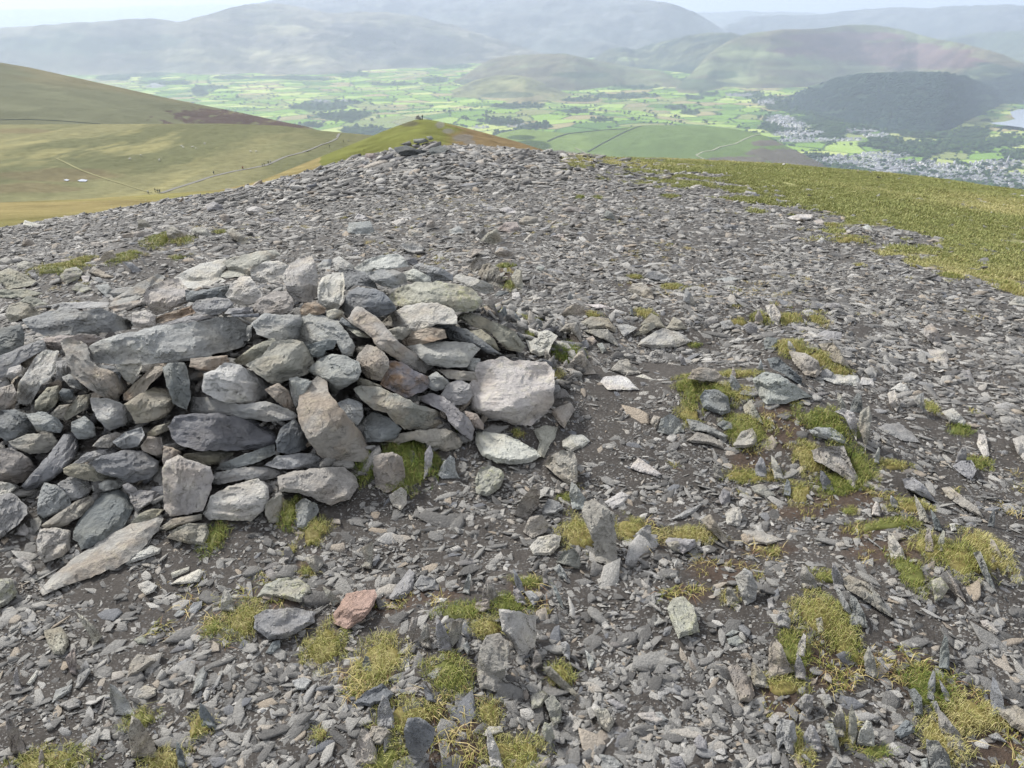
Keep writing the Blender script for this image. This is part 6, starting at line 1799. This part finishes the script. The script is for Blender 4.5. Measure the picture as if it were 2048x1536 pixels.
# ---------------------------------------------------------------- walkers on the hill
def walker(p, yaw, jacket, trousers, pack, stride, label, hs=1.75, lean=0.0, group='walkers on the gravel path'):
    """one skinned body with coat, trousers, boots and rucksack as clothing parts"""
    import bmesh
    e = link('person', None, None, cat='person', label=label, group=group, loc=tuple(p))
    e.rotation_euler = (0, 0, yaw)
    k = hs / 1.75
    J = {'pel': (0, 0, .95), 'ch': (0, .02 + lean, 1.28), 'nk': (0, .03 + lean, 1.48), 'hd': (0, .05 + lean, 1.60), 'ht': (0, .04 + lean, 1.72),
         'hl': (-.10, 0, .90), 'kl': (-.11, stride * .5 + .04, .50), 'al': (-.11, stride * .9, .10), 'tl': (-.11, stride * .9 + .14, .04),
         'hr': (.10, 0, .90), 'kr': (.11, -stride * .3 + .05, .50), 'ar': (.11, -stride * .9, .12), 'tr': (.11, -stride * .9 + .13, .05),
         'sl': (-.19, .02 + lean, 1.42), 'el': (-.26, -stride * .4 - .03, 1.14), 'wl': (-.25, -stride * .5 + .1, .90),
         'sr': (.19, .02 + lean, 1.42), 'er': (.26, stride * .4 - .03, 1.14), 'wr': (.25, stride * .5 + .12, .92)}
    Rd = {'pel': .15, 'ch': .17, 'nk': .06, 'hd': .10, 'ht': .085, 'hl': .10, 'kl': .065, 'al': .05, 'tl': .04, 'hr': .10, 'kr': .065, 'ar': .05, 'tr': .04,
          'sl': .07, 'el': .05, 'wl': .035, 'sr': .07, 'er': .05, 'wr': .035}
    E = [('pel', 'ch'), ('ch', 'nk'), ('nk', 'hd'), ('hd', 'ht'), ('pel', 'hl'), ('hl', 'kl'), ('kl', 'al'), ('al', 'tl'), ('pel', 'hr'), ('hr', 'kr'), ('kr', 'ar'), ('ar', 'tr'),
         ('ch', 'sl'), ('sl', 'el'), ('el', 'wl'), ('ch', 'sr'), ('sr', 'er'), ('er', 'wr')]
    def tube(segs, grow, name, mat, caps=1):
        VV = []; FF = []; n = 0; m = 8
        for a, b in segs:
            A = np.array(J[a]) * k; B = np.array(J[b]) * k; d = B - A; L = np.linalg.norm(d); d /= L
            s_ = np.cross(d, [0.2, 1, .1]); s_ /= np.linalg.norm(s_); t_ = np.cross(d, s_)
            an = np.linspace(0, 2 * math.pi, m, endpoint=False)
            for f, q in ((-.05, .55), (0, 1), (.5, 1.0), (1, 1), (1.05, .55)):
                rad = ((Rd[a] * (1 - min(max(f, 0), 1)) + Rd[b] * min(max(f, 0), 1)) + grow) * q * k
                VV.append(A + d * L * f + rad * (np.cos(an)[:, None] * s_ + np.sin(an)[:, None] * t_))
            i = np.arange(m)
            for r_ in range(4): FF.append(np.stack([n + r_ * m + i, n + r_ * m + (i + 1) % m, n + (r_ + 1) * m + (i + 1) % m, n + (r_ + 1) * m + i], 1))
            n += 5 * m
        return link(name, mesh_np(name, np.concatenate(VV), np.concatenate(FF), True), mat, parent=e)
    tube(E, 0, 'body', M_SKIN)
    tube([('pel', 'ch'), ('ch', 'sl'), ('sl', 'el'), ('el', 'wl'), ('ch', 'sr'), ('sr', 'er'), ('er', 'wr')], .018, 'jacket', jacket)
    tube([('pel', 'hl'), ('hl', 'kl'), ('kl', 'al'), ('pel', 'hr'), ('hr', 'kr'), ('kr', 'ar')], .018, 'trousers', trousers)
    tube([('al', 'tl'), ('ar', 'tr')], .022, 'boots', M_DARK)
    tube([('hd', 'ht')], .012, 'hat', pack)
    if pack is not M_DARK2:
        V, F_ = box(-.15 * k, .15 * k, -.34 * k + lean, -.13 * k + lean, 1.02 * k, 1.48 * k)
        link('rucksack', mesh_np('rucksack', V, F_), pack, parent=e)
    return e
M_SKIN = mat_flat('skin', (.5, .33, .25)); M_DARK = mat_flat('dark_cloth', (.02, .02, .025)); M_DARK2 = mat_flat('black_cloth', (.015, .015, .018))
M_BLUE = mat_flat('blue_cloth', (.04, .07, .16)); M_REDC = mat_flat('red_cloth', (.25, .03, .03)); M_PALE = mat_flat('pale_cloth', (.6, .6, .58)); M_GREYC = mat_flat('grey_cloth', (.12, .12, .13))
WALK = [('moor_plateau', 687, 285, M_DARK, M_DARK, M_DARK2, 'person in dark clothes climbing the slope left of the far cairn'),
        ('moor_plateau', 697, 284, M_PALE, M_GREYC, M_GREYC, 'person in a pale jacket beside the dark one above the green flank'),
        ('moor_plateau', 659, 295, M_DARK, M_DARK, M_DARK2, 'lone dark person just below the pair on the slope'),
        ('moor_plateau', 541, 326, M_PALE, M_DARK, M_DARK, 'person in a white top walking midway along the gravel path'),
        ('moor_plateau', 537, 328, M_DARK, M_DARK, M_DARK2, 'dark person right behind the one in a white top'),
        ('moor_plateau', 529, 332, M_DARK, M_GREYC, M_DARK2, 'first of two dark persons trailing on the middle of the path'),
        ('moor_plateau', 525, 333, M_GREYC, M_DARK, M_DARK2, 'grey clad person at the tail of the middle group'),
        ('moor_plateau', 486, 339, M_REDC, M_DARK, M_DARK2, 'lone person in a dark red jacket on the path'),
        ('moor_plateau', 428, 349, M_BLUE, M_BLUE, M_DARK, 'lone person in blue on the lower part of the path'),
        ('moor_plateau', 311, 384, M_DARK, M_DARK, M_DARK2, 'tallest dark person in the group at the near end of the path'),
        ('moor_plateau', 316, 386, M_BLUE, M_DARK, M_DARK, 'person in blue with a pack in the near path group'),
        ('moor_plateau', 320, 386, M_GREYC, M_DARK, M_DARK2, 'grey clad person at the right of the near path group'),
        ('moor_plateau', 297, 388, M_PALE, M_DARK, M_DARK2, 'person in a pale top standing left of the near path group'),
        ('summit_ridge', 845, 239.5, M_DARK, M_DARK, M_DARK2, 'person standing by the small cairn on the next hilltop')]
for k_, (sf, a, b, j_, tr_, pk_, lb) in enumerate(WALK):
    p = cast(sf, a, b)
    if p is None: print('walker lost', a, b); continue
    walker(p, [.7, 2.4, -.8, 3.4][k_ % 4], j_, tr_, pk_, .22 if k_ != 13 else .04, lb)
# small cairn on the next hilltop
def far_cairn():
    p = cast('summit_ridge', 837, 239.5)
    if p is None: return
    e = link('hilltop_cairn', None, None, cat='cairn', label='small pointed cairn on the grassy hilltop beyond the stony summit', loc=tuple(p))
    r = np.random.default_rng(3)
    for k in range(16):
        rad = 1.3 * (1 - k / 18); a = r.uniform(0, 6.28); me = chip_mesh(990 + k, 1.4, .35)
        o = link('stone', me, None, parent=e, loc=(math.cos(a) * rad * .6, math.sin(a) * rad * .6, .12 + k * .085)); o.scale = (.42, .42, .42); o.rotation_euler = (0, 0, a)
far_cairn()
# sheep on the moor
M_WOOL = mat_flat('wool', (.6, .58, .52), .95)
def sheep_mesh():
    import bmesh
    parts = []
    def ell(c, s, n=2):
        bm = bmesh.new(); bmesh.ops.create_icosphere(bm, subdivisions=n, radius=1)
        V = np.array([v.co[:] for v in bm.verts]) * s + c; F_ = np.array([[v.index for v in f.verts] for f in bm.faces]); bm.free(); parts.append((V, F_))
    ell((0, 0, .58), (.48, .25, .26)); ell((.42, 0, .66), (.2, .17, .2)); ell((.60, 0, .62), (.16, .09, .09)); ell((.72, 0, .55), (.08, .06, .06), 1)
    for x in (-.3, .3):
        for y in (-.13, .13): ell((x, y, .22), (.045, .045, .26), 1)
    ell((.52, .12, .72), (.03, .07, .03), 1); ell((.52, -.12, .72), (.03, .07, .03), 1); ell((-.48, 0, .55), (.05, .05, .13), 1)
    return join(parts)
SH = mesh_np('sheep', *sheep_mesh(), True); SH.materials.append(M_WOOL)
SHL = ['pale sheep grazing alone at the far left of the moor', 'pale sheep in the upper row on the moor', 'sheep just right of the leftmost upper one', 'sheep grazing in the middle of the moor',
       'sheep nearest the centre of the moor', 'lower sheep of the middle scatter', 'sheep on the dark patch of moor', 'sheep standing right of the moor middle', 'rightmost sheep on the moor', 'sheep low on the left moor']
for k_, (a, b) in enumerate([(260, 320), (363, 294), (367, 297), (410, 289), (392, 299), (385, 296), (319, 322), (502, 305), (513, 305), (282, 313)]):
    p = cast('moor_plateau', a, b)
    if p is None: continue
    o = link('sheep', SH, None, cat='sheep', label=SHL[k_], group='sheep grazing on the moor', loc=tuple(p)); o.rotation_euler = (0, 0, k_ * 1.3); o.scale = (1.3, 1.3, 1.3)

# ---------------------------------------------------------------- labels for every stone and tuft
def label_stones():
    used = set(); heroes = [q for q in ROCK_INFO if q['note']]
    for q in heroes:
        base = q['note']; q['short'] = base
        used.add(base.lower())
    def rel(a, b):
        d = a - b; 
        if abs(d[0]) > abs(d[1]) * 1.4: return 'right of' if d[0] > 0 else 'left of'
        return 'above' if d[1] < 0 else 'below'
    def shorten(t, n=9):
        wds = t.split(' '); 
        return ' '.join(wds[:n])
    def near(q, pool, k):
        ds = sorted(((np.hypot(*(q['c'] - h['c'])), i) for i, h in enumerate(pool) if h is not q)); return [pool[i] for _, i in ds[:k]]
    NOUN = {'c': 'cairn stone', 'k': 'far cairn stone', 's': 'bedded rock', 'u': 'upright slate', 'f': 'loose slab'}
    for q in ROCK_INFO:
        if q['note']: lab = q['note']
        else:
            szw = 'large' if max(q['s']) > 110 else ('medium' if max(q['s']) > 60 else ('small' if max(q['s']) > 28 else 'tiny'))
            sh = {'u': ''}.get(q['kind'], q['sh'])
            lab = None
            for h in near(q, heroes, 60):
                sn = h['note'].split(' ')
                for adv in ('', 'just ', 'close '):
                    if adv == 'close ' : continue
                    cand_ = ' '.join([w_ for w_ in [szw, sh, CWORD[q['ck']], NOUN[q['kind']], (adv + rel(q['c'], h['c'])).strip(), 'the'] if w_]).split(' ')
                    t = ' '.join(cand_ + sn)
                    if len(t.split()) > 16:
                        t = ' '.join([w_ for w_ in [szw, CWORD[q['ck']], NOUN[q['kind']].split(' ')[-1], rel(q['c'], h['c']), 'the'] if w_] + sn)
                    if adv and np.hypot(*(q['c'] - h['c'])) > 90: continue
                    if len(t.split()) <= 16 and t.lower() not in used: lab = t; break
                if lab: break
            if lab is None:
                h1, h2 = near(q, heroes, 2)
                lab = '%s %s between the %s and the %s' % (CWORD[q['ck']], NOUN[q['kind']], ' '.join(h1['note'].split()[:4]), ' '.join(h2['note'].split()[:4])); print('fallback', lab)
        if lab == 'big pale boulder': lab = 'big pale boulder ending the right side of the cairn'
        used.add(lab.lower())
        q['o']['label'] = lab
        q['o']['category'] = {'c': 'cairn stone', 'k': 'cairn stone', 's': 'bedded rock', 'u': 'upright slate', 'f': 'slate slab'}[q['kind']]
        q['o']['group'] = {'c': 'stones of the big cairn', 'k': 'stones of the far cairn', 's': 'rocks bedded in the summit scree', 'u': 'slates standing on edge', 'f': 'loose slabs on the scree'}[q['kind']]
    usedt = set()
    for q in TUFT_INFO:
        cw = 'fresh green' if q['tone'] < .8 else ('yellow green' if q['tone'] < 1.6 else ('straw coloured' if q['tone'] > 1.95 else 'yellowish'))
        szw = 'large' if q['s'][0] > 100 else ('small' if q['s'][0] < 50 else 'wide' if q['s'][0] > 3 * q['s'][1] else 'rounded')
        lab = None
        for h in near(q, heroes, 20):
            for w2 in (szw, szw + ' low', szw + ' ragged'):
                t = '%s %s grass tuft %s the %s' % (w2, cw, rel(q['c'], h['c']), h['note'])
                if len(t.split()) <= 16 and t not in usedt: lab = t; break
            if lab: break
        if lab is None: lab = 'grass tuft'; print('no tuft label', q['c'])
        usedt.add(lab); q['o']['label'] = lab; q['o']['category'] = 'grass tuft'; q['o']['group'] = 'grass tufts between the slates'
label_stones()
